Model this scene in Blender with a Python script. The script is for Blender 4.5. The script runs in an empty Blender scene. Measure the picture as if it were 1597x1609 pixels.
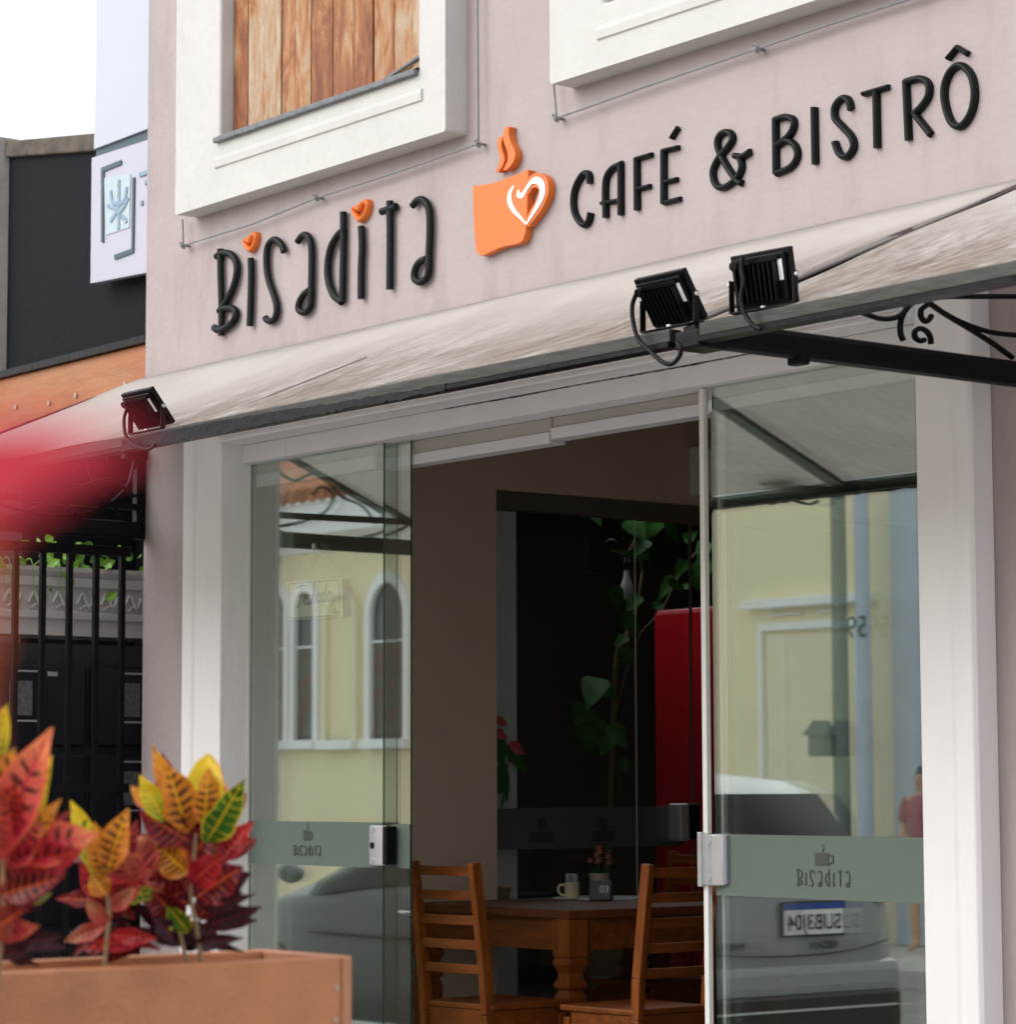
import bpy, bmesh, math, random
from mathutils import Vector, Matrix, noise
R = math.radians
random.seed(7)
S = bpy.context.scene
COL = S.collection

# ------------------------------------------------------------------ camera
FPX, CX, CY = 4401.6, 798.5, 804.5          # lens in photo pixels, photo centre
YAW, PITCH, ROLL = 0.6636, 0.09837, -0.0032
CAM = Vector((0, -6.53, 1.30))
fw = Vector((-math.cos(YAW)*math.cos(PITCH), math.sin(YAW)*math.cos(PITCH), math.sin(PITCH)))
rt = fw.cross(Vector((0, 0, 1))).normalized()
up = rt.cross(fw)
rt, up = rt*math.cos(ROLL)+up*math.sin(ROLL), up*math.cos(ROLL)-rt*math.sin(ROLL)
cam = bpy.data.cameras.new('camera')
co = bpy.data.objects.new('camera', cam); COL.objects.link(co)
m = Matrix((rt, up, -fw)).transposed().to_4x4(); m.translation = CAM
co.matrix_world = m
cam.sensor_fit = 'HORIZONTAL'; cam.sensor_width = 36; cam.lens = FPX/1597*36
cam.clip_start = .05; cam.clip_end = 500
cam.dof.use_dof = True; cam.dof.focus_distance = 9.3; cam.dof.aperture_fstop = 5.8
S.camera = co

# ------------------------------------------------------------------ world, sun, exposure
SUN_EL, SUN_AZ = R(33), R(202)              # veiled sun on the street side of the cafe
w = bpy.data.worlds.new('World'); S.world = w; w.use_nodes = True
nt = w.node_tree; nt.nodes.clear()
sky = nt.nodes.new('ShaderNodeTexSky'); sky.sky_type = 'NISHITA'; sky.sun_disc = False
sky.sun_elevation = SUN_EL; sky.sun_rotation = SUN_AZ; sky.air_density = 1.0; sky.dust_density = 3.0; sky.ozone_density = 1.0
hs = nt.nodes.new('ShaderNodeHueSaturation'); hs.inputs['Saturation'].default_value = .22
mx = nt.nodes.new('ShaderNodeMix'); mx.data_type = 'RGBA'; mx.inputs[0].default_value = .55
mx.inputs[7].default_value = (6.6, 6.55, 7.0, 1)
bg = nt.nodes.new('ShaderNodeBackground'); bg.inputs[1].default_value = .15
wo = nt.nodes.new('ShaderNodeOutputWorld')
nt.links.new(sky.outputs[0], hs.inputs['Color']); nt.links.new(hs.outputs[0], mx.inputs[6])
nt.links.new(mx.outputs[2], bg.inputs[0]); nt.links.new(bg.outputs[0], wo.inputs[0])
sl = bpy.data.lights.new('sun', 'SUN'); sl.energy = .75; sl.angle = R(55); sl.color = (1, .965, .91)
so = bpy.data.objects.new('sun', sl); COL.objects.link(so)
sd = Vector((math.sin(SUN_AZ)*math.cos(SUN_EL), math.cos(SUN_AZ)*math.cos(SUN_EL), math.sin(SUN_EL)))
so.rotation_euler = sd.to_track_quat('Z', 'Y').to_euler(); so.location = (0, 0, 20)
S.view_settings.view_transform = 'Standard'; S.view_settings.look = 'None'
S.view_settings.exposure = 0.84; S.view_settings.gamma = 1
S.render.engine = 'CYCLES'
S.cycles.max_bounces = 10; S.cycles.transparent_max_bounces = 24; S.cycles.glossy_bounces = 5

# ------------------------------------------------------------------ helpers: rays of the lens onto real planes
def ray(px, py): return fw + rt*((px-CX)/FPX) - up*((py-CY)/FPX)
def ony(px, py, Y): d = ray(px, py); return CAM + d*((Y-CAM.y)/d.y)
def onx(px, py, X): d = ray(px, py); return CAM + d*((X-CAM.x)/d.x)
def onz(px, py, Z): d = ray(px, py); return CAM + d*((Z-CAM.z)/d.z)
def att(px, py, t): return CAM + ray(px, py)*t

# ------------------------------------------------------------------ materials
def mat(name, base, rough=.6, var=.12, scale=6., bump=.0, bscale=40., metal=0., stretch=(1, 1, 1), spec=.5, dirt=None, dscale=2., dlow=.5, dhigh=.75, coat=0., dstretch=None):
    m = bpy.data.materials.new(name); m.use_nodes = True
    n = m.node_tree; b = n.nodes['Principled BSDF']; L = n.links.new
    b.inputs['Roughness'].default_value = rough; b.inputs['Metallic'].default_value = metal
    b.inputs['Specular IOR Level'].default_value = spec; b.inputs['Coat Weight'].default_value = coat
    tc = n.nodes.new('ShaderNodeTexCoord'); mp = n.nodes.new('ShaderNodeMapping'); mp.inputs['Scale'].default_value = stretch
    L(tc.outputs['Object'], mp.inputs[0])
    nz = n.nodes.new('ShaderNodeTexNoise'); nz.inputs['Scale'].default_value = scale; nz.inputs['Detail'].default_value = 8; nz.inputs['Roughness'].default_value = .62
    L(mp.outputs[0], nz.inputs['Vector'])
    cr = n.nodes.new('ShaderNodeValToRGB')
    cr.color_ramp.elements[0].position = .3; cr.color_ramp.elements[1].position = .7
    cr.color_ramp.elements[0].color = [c*(1-var) for c in base]+[1]
    cr.color_ramp.elements[1].color = [min(1, c*(1+var*.7)) for c in base]+[1]
    L(nz.outputs[0], cr.inputs[0]); out = cr.outputs[0]
    if dirt:
        n2 = n.nodes.new('ShaderNodeTexNoise'); n2.inputs['Scale'].default_value = dscale; n2.inputs['Detail'].default_value = 12; n2.inputs['Roughness'].default_value = .7
        if dstretch:
            mp2 = n.nodes.new('ShaderNodeMapping'); mp2.inputs['Scale'].default_value = dstretch; L(tc.outputs['Object'], mp2.inputs[0]); L(mp2.outputs[0], n2.inputs['Vector'])
        else: L(mp.outputs[0], n2.inputs['Vector'])
        r2 = n.nodes.new('ShaderNodeMapRange'); r2.inputs[1].default_value = dlow; r2.inputs[2].default_value = dhigh
        L(n2.outputs[0], r2.inputs[0])
        mm = n.nodes.new('ShaderNodeMix'); mm.data_type = 'RGBA'; mm.inputs[7].default_value = (*dirt, 1)
        L(r2.outputs[0], mm.inputs[0]); L(out, mm.inputs[6]); out = mm.outputs[2]
    L(out, b.inputs['Base Color'])
    rr = n.nodes.new('ShaderNodeMapRange'); rr.inputs[3].default_value = max(0, rough-.08); rr.inputs[4].default_value = min(1, rough+.08)
    L(nz.outputs[0], rr.inputs[0]); L(rr.outputs[0], b.inputs['Roughness'])
    if bump:
        n3 = n.nodes.new('ShaderNodeTexNoise'); n3.inputs['Scale'].default_value = bscale; n3.inputs['Detail'].default_value = 6
        L(mp.outputs[0], n3.inputs['Vector'])
        bp = n.nodes.new('ShaderNodeBump'); bp.inputs['Strength'].default_value = bump; bp.inputs['Distance'].default_value = .01
        L(n3.outputs[0], bp.inputs['Height']); L(bp.outputs[0], b.inputs['Normal'])
    return m
def glass_mat(name, fac, tint, gl=(.93, 1, .96)):
    m = bpy.data.materials.new(name); m.use_nodes = True; n = m.node_tree; n.nodes.clear(); L = n.links.new
    o = n.nodes.new('ShaderNodeOutputMaterial'); t = n.nodes.new('ShaderNodeBsdfTransparent'); g = n.nodes.new('ShaderNodeBsdfGlossy')
    t.inputs[0].default_value = (*tint, 1); g.inputs['Color'].default_value = (*gl, 1); g.inputs['Roughness'].default_value = .0
    x = n.nodes.new('ShaderNodeMixShader'); x.inputs[0].default_value = fac
    L(t.outputs[0], x.inputs[1]); L(g.outputs[0], x.inputs[2]); L(x.outputs[0], o.inputs[0])
    return m
def emis(name, c, s):
    m = bpy.data.materials.new(name); m.use_nodes = True; b = m.node_tree.nodes['Principled BSDF']
    b.inputs['Base Color'].default_value = (*c, 1); b.inputs['Emission Color'].default_value = (*c, 1); b.inputs['Emission Strength'].default_value = s
    return m

M = {}
M['pink'] = mat('pink_stucco', (.375, .322, .320), .85, .05, 3, .4, 26, dirt=(.27, .225, .215), dscale=2.2, dlow=.50, dhigh=.85, dstretch=(2.5, 1, .55))
M['pink_low'] = M['pink']
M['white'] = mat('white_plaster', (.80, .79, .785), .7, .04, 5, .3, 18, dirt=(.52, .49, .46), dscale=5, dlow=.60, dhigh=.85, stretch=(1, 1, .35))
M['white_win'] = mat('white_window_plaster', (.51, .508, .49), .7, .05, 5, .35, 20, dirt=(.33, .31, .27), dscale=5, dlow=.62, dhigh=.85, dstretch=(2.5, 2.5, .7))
M['metal_strip'] = mat('weathered_flashing', (.14, .15, .16), .6, .4, 30, .4, 60)
M['black_letter'] = mat('black_acrylic', (.004, .006, .006), .45, .2, 20, .0, spec=.17)
M['orange'] = mat('orange_acrylic', (.66, .155, .025), .42, .04, 8, spec=.35)
M['white_paint'] = mat('white_vinyl', (.9, .88, .88), .4, .03)
M['wire'] = mat('galvanised_wire', (.22, .225, .23), .6, .2, 30, metal=.2)
M['black_metal'] = mat('black_painted_metal', (.004, .004, .005), .38, .3, 20, .25, 30, spec=.16)
M['beam'] = mat('worn_grey_beam', (.036, .035, .028), .4, .35, 8, .2, 20, metal=.3, stretch=(.5, 2, 2), dirt=(.03, .03, .03), dscale=6, dlow=.5, dhigh=.65)
M['alu'] = mat('aluminium_profile', (.78, .77, .73), .4, .05, 10, metal=.1)
M['silver'] = mat('satin_lock_metal', (.62, .63, .66), .32, .05, 20, metal=.7)
M['glass_edge'] = mat('green_glass_edge', (.01, .05, .04), .15, .2)
M['glass'] = glass_mat('door_glass', .28, (.91, .96, .94), (.95, .98, .93))
M['glass_in'] = glass_mat('inner_glass', .035, (.93, .95, .94))
M['cup_wood'] = mat('dark_wood', (.2, .07, .02), .45, .45, 5, .2, 60, stretch=(6, 6, .6), spec=.35)
M['wood'] = mat('varnished_wood', (.21, .058, .009), .42, .45, 4, .15, 50, stretch=(7, 7, .8), spec=.25)
M['wood_h'] = mat('varnished_wood_flat', (.19, .052, .009), .42, .45, 4, .15, 50, stretch=(.8, 7, 7), spec=.25)
M['tabletop'] = mat('tabletop_wood', (.13, .038, .015), .45, .3, 4, .1, 40, stretch=(.8, 7, 7), spec=.2)
M['inner_wall'] = mat('beige_inner_wall', (.56, .445, .34), .8, .05, 3, .12, 20)
M['dark_wall'] = mat('charcoal_wall', (.009, .010, .013), .85, .15, 3, .3, 22, spec=.15)
M['black_room'] = mat('black_room_wall', (.010, .010, .011), .7, .1)
M['tile_floor'] = mat('floor_tiles', (.22, .17, .13), .4, .2, 2)
M['ceiling'] = mat('ceiling_paint', (.5, .45, .4), .8, .05)
M['red_cab'] = mat('red_gloss_paint', (.25, .003, .008), .3, .06, 3, spec=.25)
M['ac'] = mat('white_plastic', (.66, .66, .64), .45, .03)
M['grille'] = mat('dark_grille', (.12, .12, .12), .5, .1)
M['cream'] = mat('cream_ceramic', (.66, .60, .40), .3, .03)
M['paper'] = mat('white_paper', (.8, .8, .8), .7, .04)
M['fechado'] = mat('cream_sign_board', (.95, .93, .70), .6, .02)
M['grey_ink'] = mat('grey_ink', (.22, .23, .18), .6, .02)
M['pinkflower'] = mat('pink_petals', (.75, .26, .24), .6, .2, 30)
M['pot'] = mat('brown_pot', (.35, .22, .14), .6, .15)
M['navy'] = mat('black_table_sign', (.008, .011, .018), .3, .1)
M['green'] = mat('green_leaf', (.045, .17, .03), .65, .45, 14, .1, 30, spec=.15, dirt=(.16, .22, .05), dscale=16, dlow=.62, dhigh=.7)
M['green_light'] = mat('bright_green_leaf', (.17, .36, .035), .45, .35, 18)
M['vine'] = mat('vine_stem', (.25, .17, .09), .7, .3, 20, .3)
M['anthurium'] = mat('red_spathe', (.75, .1, .12), .25, .2, 15, spec=.6)
M['bulb'] = mat('frosted_bulb', (.75, .78, .85), .3, .03)
M['band'] = None
M['soil'] = mat('dark_soil', (.05, .032, .02), .95, .5, 30, .8, 60)
M['banner'] = mat('pale_banner', (.43, .47, .53), .5, .03, 3)
M['banner2'] = mat('pale_lilac_sign', (.42, .42, .49), .5, .02, 3)
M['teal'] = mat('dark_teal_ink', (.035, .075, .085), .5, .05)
M['paleblue'] = mat('pale_blue_ink', (.20, .30, .40), .5, .25, 30)
M['pale_mint'] = mat('pale_mint_panel', (.40, .49, .52), .5, .06, 20)
M['cap'] = mat('mouldy_wall_cap', (.10, .085, .065), .9, .6, 8, .6, 30)
M['concrete'] = mat('grey_concrete', (.42, .40, .38), .9, .12, 8, .4, 40)
M['fascia'] = mat('orange_wood_fascia', (.36, .13, .042), .55, .25, 3, .25, 30, stretch=(.5, 4, 3), dirt=(.40, .19, .09), dscale=2.5, dlow=.45, dhigh=.7)
M['ornate'] = mat('white_moulded_plastic', (.60, .59, .58), .6, .05, 8, .2, 30)
M['navy_box'] = mat('smoked_meter_box', (.012, .014, .022), .18, .3, 4, spec=.6)
M['cab'] = mat('black_cabinet', (.03, .03, .031), .5, .2, 5)
M['mdf'] = mat('orange_brown_board', (.44, .178, .072), .6, .12, 9, .25, 90, dirt=(.26, .11, .052), dscale=3, dlow=.5, dhigh=.8)
M['mdf_edge'] = mat('pale_board_edge', (.42, .185, .095), .6, .12, 12, .2, 80)
M['steel'] = mat('dull_screw', (.42, .33, .26), .45, .1, metal=.5)
M['yellow'] = mat('yellow_stucco', (.86, .77, .52), .85, .05, 1.2, .25, 12, dirt=(.74, .66, .44), dscale=.7, dlow=.5, dhigh=.85)
M['yellow_trim'] = mat('cream_trim', (.82, .76, .55), .8, .05)
M['white_trim'] = mat('white_trim', (.9, .9, .9), .8, .04)
M['tile_roof'] = mat('clay_roof_tiles', (.42, .17, .09), .9, .5, 9, .5, 30)
M['pane'] = mat('dark_window_pane', (.05, .06, .06), .15, .4, 3, spec=.7)
M['stained'] = mat('stained_glass', (.13, .03, .02), .3, .8, 7, spec=.5, dirt=(.06, .10, .07), dscale=6, dlow=.45, dhigh=.55)
M['post'] = mat('grey_green_post', (.13, .16, .155), .7, .15, 5)
M['bluegrey'] = mat('blue_grey_post', (.50, .58, .68), .7, .08, 4)
M['asphalt'] = mat('light_bounce_paving', (.30, .295, .285), .9, .25, 6, .5, 90)  # unseen road surface, paled to bounce light up under the awning
M['pave'] = mat('sidewalk_concrete', (.48, .465, .45), .9, .15, 4, .4, 50)
M['car'] = mat('silver_car_paint', (.27, .285, .30), .5, .03, 2, metal=0, spec=.4, coat=.2)
M['car_glass'] = mat('tinted_car_glass', (.008, .011, .011), .12, .1, spec=.1)
M['car_black'] = mat('black_car_plastic', (.02, .02, .022), .45, .15)
M['tail'] = mat('red_tail_lamp', (.45, .02, .02), .12, .1, spec=.8)
M['chrome'] = mat('chrome', (.75, .77, .78), .15, .03, metal=.9)
M['plate'] = mat('plate_white', (.78, .79, .79), .4, .02)
M['plate_blue'] = mat('plate_blue', (.02, .07, .35), .4, .02)
M['rubber'] = mat('tyre_rubber', (.02, .02, .02), .8, .1)
M['skin'] = mat('skin', (.55, .30, .2), .5, .06, 8)
M['shirt'] = mat('pink_shirt', (.36, .05, .11), .8, .12, 10)
M['shorts'] = mat('dark_shorts', (.05, .06, .1), .8, .1, 10)
M['hair'] = mat('black_hair', (.012, .01, .01), .5, .3, 40)
M['red_leaf'] = mat('red_petal', (.74, .035, .07), .7, .15, 20)
M['orange_leaf'] = mat('orange_petal', (.60, .12, .04), .55, .15, 20)

# fabric of the awning: off white, dirty brown streaks running down the slope
def fabric():
    m = bpy.data.materials.new('awning_fabric'); m.use_nodes = True; n = m.node_tree; b = n.nodes['Principled BSDF']; L = n.links.new
    b.inputs['Roughness'].default_value = .62; b.inputs['Specular IOR Level'].default_value = .3
    tc = n.nodes.new('ShaderNodeTexCoord')
    def nz(sc, stretch, det=10, ro=.65):
        mp = n.nodes.new('ShaderNodeMapping'); mp.inputs['Scale'].default_value = stretch; L(tc.outputs['Object'], mp.inputs[0])
        t = n.nodes.new('ShaderNodeTexNoise'); t.inputs['Scale'].default_value = sc; t.inputs['Detail'].default_value = det; t.inputs['Roughness'].default_value = ro
        L(mp.outputs[0], t.inputs['Vector']); return t.outputs[0]
    def mr(s, a, c, d=0, e=1):
        r = n.nodes.new('ShaderNodeMapRange'); r.inputs[1].default_value = a; r.inputs[2].default_value = c; r.inputs[3].default_value = d; r.inputs[4].default_value = e
        L(s, r.inputs[0]); return r.outputs[0]
    def mult(a, c):
        q = n.nodes.new('ShaderNodeMath'); q.operation = 'MULTIPLY'; L(a, q.inputs[0]); L(c, q.inputs[1]); return q.outputs[0]
    def mixc(f, a, c):
        q = n.nodes.new('ShaderNodeMix'); q.data_type = 'RGBA'; L(f, q.inputs[0])
        if isinstance(a, tuple): q.inputs[6].default_value = (*a, 1)
        else: L(a, q.inputs[6])
        q.inputs[7].default_value = (*c, 1); return q.outputs[2]
    sx = n.nodes.new('ShaderNodeSeparateXYZ'); L(tc.outputs['Object'], sx.inputs[0])
    low = mr(sx.outputs[1], -.3, -1.15)                     # more grime towards the lower edge
    right = mr(sx.outputs[0], -10.0, -8.4)                   # and towards the middle of the awning
    c = mixc(mr(nz(2, (1, 1, 1)), .4, .75), (.60, .57, .535), (.50, .465, .43))
    blot = mult(mult(mr(nz(2.6, (1.6, .8, 1)), .40, .50), low), right)
    c = mixc(mult(blot, mr(nz(22, (5, .30, 1), 12, .72), .44, .56, .15, 1)), c, (.22, .15, .095))
    c = mixc(mult(mult(mr(nz(18, (5, .22, 1), 12, .75), .50, .57), low), right), c, (.10, .07, .05))
    c = mixc(mult(mr(nz(38, (.7, 2, 1), 12, .8), .58, .68), low), c, (.35, .30, .26))
    c = mixc(mr(nz(55, (1, 1, 1), 3), .70, .76), c, (.66, .65, .63))
    L(c, b.inputs['Base Color'])
    bp = n.nodes.new('ShaderNodeBump'); bp.inputs['Strength'].default_value = .25; bp.inputs['Distance'].default_value = .02
    L(nz(5, (.5, 2.5, 1), 6), bp.inputs['Height']); L(bp.outputs[0], b.inputs['Normal'])
    tr = n.nodes.new('ShaderNodeBsdfTranslucent'); tr.inputs[0].default_value = (.94, .92, .90, 1); x = n.nodes.new('ShaderNodeMixShader'); x.inputs[0].default_value = .42
    L(b.outputs[0], x.inputs[1]); L(tr.outputs[0], x.inputs[2]); L(x.outputs[0], n.nodes['Material Output'].inputs[0])
    return m
M['fabric'] = fabric()

def boards_mat():
    m = bpy.data.materials.new('weathered_boards'); m.use_nodes = True; n = m.node_tree; b = n.nodes['Principled BSDF']; L = n.links.new
    b.inputs['Roughness'].default_value = .65
    tc = n.nodes.new('ShaderNodeTexCoord'); g = n.nodes.new('ShaderNodeNewGeometry')
    ad = n.nodes.new('ShaderNodeVectorMath'); ad.operation = 'ADD'
    sc = n.nodes.new('ShaderNodeVectorMath'); sc.operation = 'SCALE'; sc.inputs[0].default_value = (9, 3, 17)
    L(g.outputs['Random Per Island'], sc.inputs['Scale']); L(tc.outputs['Object'], ad.inputs[0]); L(sc.outputs[0], ad.inputs[1])
    def nz(s, st, d=10):
        mp = n.nodes.new('ShaderNodeMapping'); mp.inputs['Scale'].default_value = st; L(ad.outputs[0], mp.inputs[0])
        t = n.nodes.new('ShaderNodeTexNoise'); t.inputs['Scale'].default_value = s; t.inputs['Detail'].default_value = d; t.inputs['Roughness'].default_value = .68
        t.inputs['Distortion'].default_value = .8
        L(mp.outputs[0], t.inputs['Vector']); return t.outputs[0]
    cr = n.nodes.new('ShaderNodeValToRGB'); E = cr.color_ramp.elements
    E[0].position = .32; E[0].color = (.17, .045, .012, 1); E[1].position = .72; E[1].color = (.46, .35, .25, 1)
    e = E.new(.45); e.color = (.28, .10, .03, 1); e = E.new(.52); e.color = (.38, .18, .07, 1); e = E.new(.58); e.color = (.36, .24, .14, 1)
    mm = n.nodes.new('ShaderNodeMath'); mm.operation = 'ADD'
    rr = n.nodes.new('ShaderNodeMapRange'); rr.inputs[3].default_value = -.15; rr.inputs[4].default_value = .17; L(g.outputs['Random Per Island'], rr.inputs[0])
    L(nz(3.0, (4.2, 1, 1.1)), mm.inputs[0]); L(rr.outputs[0], mm.inputs[1]); L(mm.outputs[0], cr.inputs[0])
    q = n.nodes.new('ShaderNodeMix'); q.data_type = 'RGBA'; q.inputs[7].default_value = (.12, .07, .04, 1)
    r2 = n.nodes.new('ShaderNodeMapRange'); r2.inputs[1].default_value = .56; r2.inputs[2].default_value = .72; r2.inputs[4].default_value = .8
    L(nz(14, (9, 1, .7)), r2.inputs[0]); L(r2.outputs[0], q.inputs[0]); L(cr.outputs[0], q.inputs[6]); L(q.outputs[2], b.inputs['Base Color'])
    bp = n.nodes.new('ShaderNodeBump'); bp.inputs['Strength'].default_value = .5; bp.inputs['Distance'].default_value = .01
    L(nz(12, (10, 1, .8)), bp.inputs['Height']); L(bp.outputs[0], b.inputs['Normal'])
    return m
M['boards'] = boards_mat()

def band_mat():
    m = bpy.data.materials.new('frosted_film'); m.use_nodes = True; n = m.node_tree; b = n.nodes['Principled BSDF']; L = n.links.new
    b.inputs['Base Color'].default_value = (.15, .195, .165, 1); b.inputs['Roughness'].default_value = .35
    t = n.nodes.new('ShaderNodeBsdfTransparent'); x = n.nodes.new('ShaderNodeMixShader'); x.inputs[0].default_value = .8
    L(t.outputs[0], x.inputs[1]); L(b.outputs[0], x.inputs[2]); L(x.outputs[0], n.nodes['Material Output'].inputs[0])
    return m
M['band'] = band_mat()

# croton leaves: blade colour with bright midrib and side veins, dark blotches between the veins, from the leaf's own UVs
def croton(name, blade, vein, blotch, edge, tip):
    m = bpy.data.materials.new(name); m.use_nodes = True; n = m.node_tree; b = n.nodes['Principled BSDF']; L = n.links.new
    b.inputs['Roughness'].default_value = .36; b.inputs['Specular IOR Level'].default_value = .22
    uv = n.nodes.new('ShaderNodeUVMap'); s = n.nodes.new('ShaderNodeSeparateXYZ'); L(uv.outputs[0], s.inputs[0])
    def mth(op, a, c=None, v=None):
        q = n.nodes.new('ShaderNodeMath'); q.operation = op
        if isinstance(a, (int, float)): q.inputs[0].default_value = a
        else: L(a, q.inputs[0])
        if c is not None: L(c, q.inputs[1])
        elif v is not None: q.inputs[1].default_value = v
        return q.outputs[0]
    au = mth('ABSOLUTE', mth('MULTIPLY', mth('SUBTRACT', s.outputs[0], v=.5), v=2.))   # 0 midrib .. 1 edge
    tc = n.nodes.new('ShaderNodeTexCoord'); nz = n.nodes.new('ShaderNodeTexNoise'); nz.inputs['Scale'].default_value = 26; nz.inputs['Detail'].default_value = 5
    L(tc.outputs['Object'], nz.inputs['Vector'])
    ph = mth('ADD', mth('MULTIPLY', mth('SUBTRACT', s.outputs[1], mth('MULTIPLY', au, v=.10)), v=50.), mth('MULTIPLY', nz.outputs[0], v=7.))
    wv = mth('SINE', ph)
    def mr(src, a, c, d=0, e=1):
        r = n.nodes.new('ShaderNodeMapRange'); r.inputs[1].default_value = a; r.inputs[2].default_value = c; r.inputs[3].default_value = d; r.inputs[4].default_value = e
        L(src, r.inputs[0]); return r.outputs[0]
    def mixc(f, a, c):
        q = n.nodes.new('ShaderNodeMix'); q.data_type = 'RGBA'; L(f, q.inputs[0])
        if isinstance(a, tuple): q.inputs[6].default_value = (*a, 1)
        else: L(a, q.inputs[6])
        q.inputs[7].default_value = (*c, 1); return q.outputs[2]
    n2 = n.nodes.new('ShaderNodeTexNoise'); n2.inputs['Scale'].default_value = 9; L(tc.outputs['Object'], n2.inputs['Vector'])
    c = mixc(mr(mth('ADD', s.outputs[1], mth('MULTIPLY', n2.outputs[0], v=.5)), .6, 1.15), blade, tip)
    n4 = n.nodes.new('ShaderNodeTexNoise'); n4.inputs['Scale'].default_value = 15; L(tc.outputs['Object'], n4.inputs['Vector'])
    bl = mth('MULTIPLY', mr(wv, .0, -.6), mth('MULTIPLY', mr(au, .95, .5), mr(n4.outputs[0], .45, .55)))
    c = mixc(bl, c, blotch)
    c = mixc(mth('MULTIPLY', mr(wv, .72, .97), mr(nz.outputs[0], .35, .6, .1, .85)), c, vein)
    c = mixc(mr(au, .82, 1.), c, edge)
    c = mixc(mr(au, .09, .045), c, vein)
    L(c, b.inputs['Base Color'])
    b.inputs['Subsurface Weight'].default_value = .0
    tr = n.nodes.new('ShaderNodeBsdfTranslucent'); L(c, tr.inputs[0]); x = n.nodes.new('ShaderNodeMixShader'); x.inputs[0].default_value = .25
    L(b.outputs[0], x.inputs[1]); L(tr.outputs[0], x.inputs[2]); L(x.outputs[0], n.nodes['Material Output'].inputs[0])
    return m
LEAF = {
 'Y': croton('yellow_croton', (.30, .34, .02), (.78, .52, .02), (.05, .13, .012), (.82, .60, .03), (.75, .52, .02)),
 'G': croton('green_croton', (.035, .13, .012), (.68, .50, .02), (.012, .06, .008), (.72, .55, .03), (.10, .20, .015)),
 'O': croton('orange_croton', (.50, .15, .02), (.78, .42, .02), (.07, .035, .010), (.68, .20, .02), (.66, .26, .03)),
 'P': croton('pink_croton', (.42, .055, .05), (.55, .16, .07), (.09, .012, .02), (.60, .10, .07), (.52, .26, .12)),
 'K': croton('coral_croton', (.62, .035, .06), (.66, .04, .08), (.12, .02, .02), (.78, .16, .06), (.80, .25, .10)),
 'R': croton('red_croton', (.32, .008, .022), (.60, .06, .03), (.05, .006, .010), (.50, .02, .03), (.45, .03, .03)),
 'D': croton('dark_red_croton', (.11, .004, .011), (.52, .09, .02), (.022, .003, .006), (.20, .006, .016), (.17, .006, .014)),
 'M': croton('maroon_croton', (.020, .005, .008), (.13, .010, .018), (.006, .010, .004), (.09, .004, .015), (.035, .006, .012)),
}
LEAFKEYS = list(LEAF)

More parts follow.
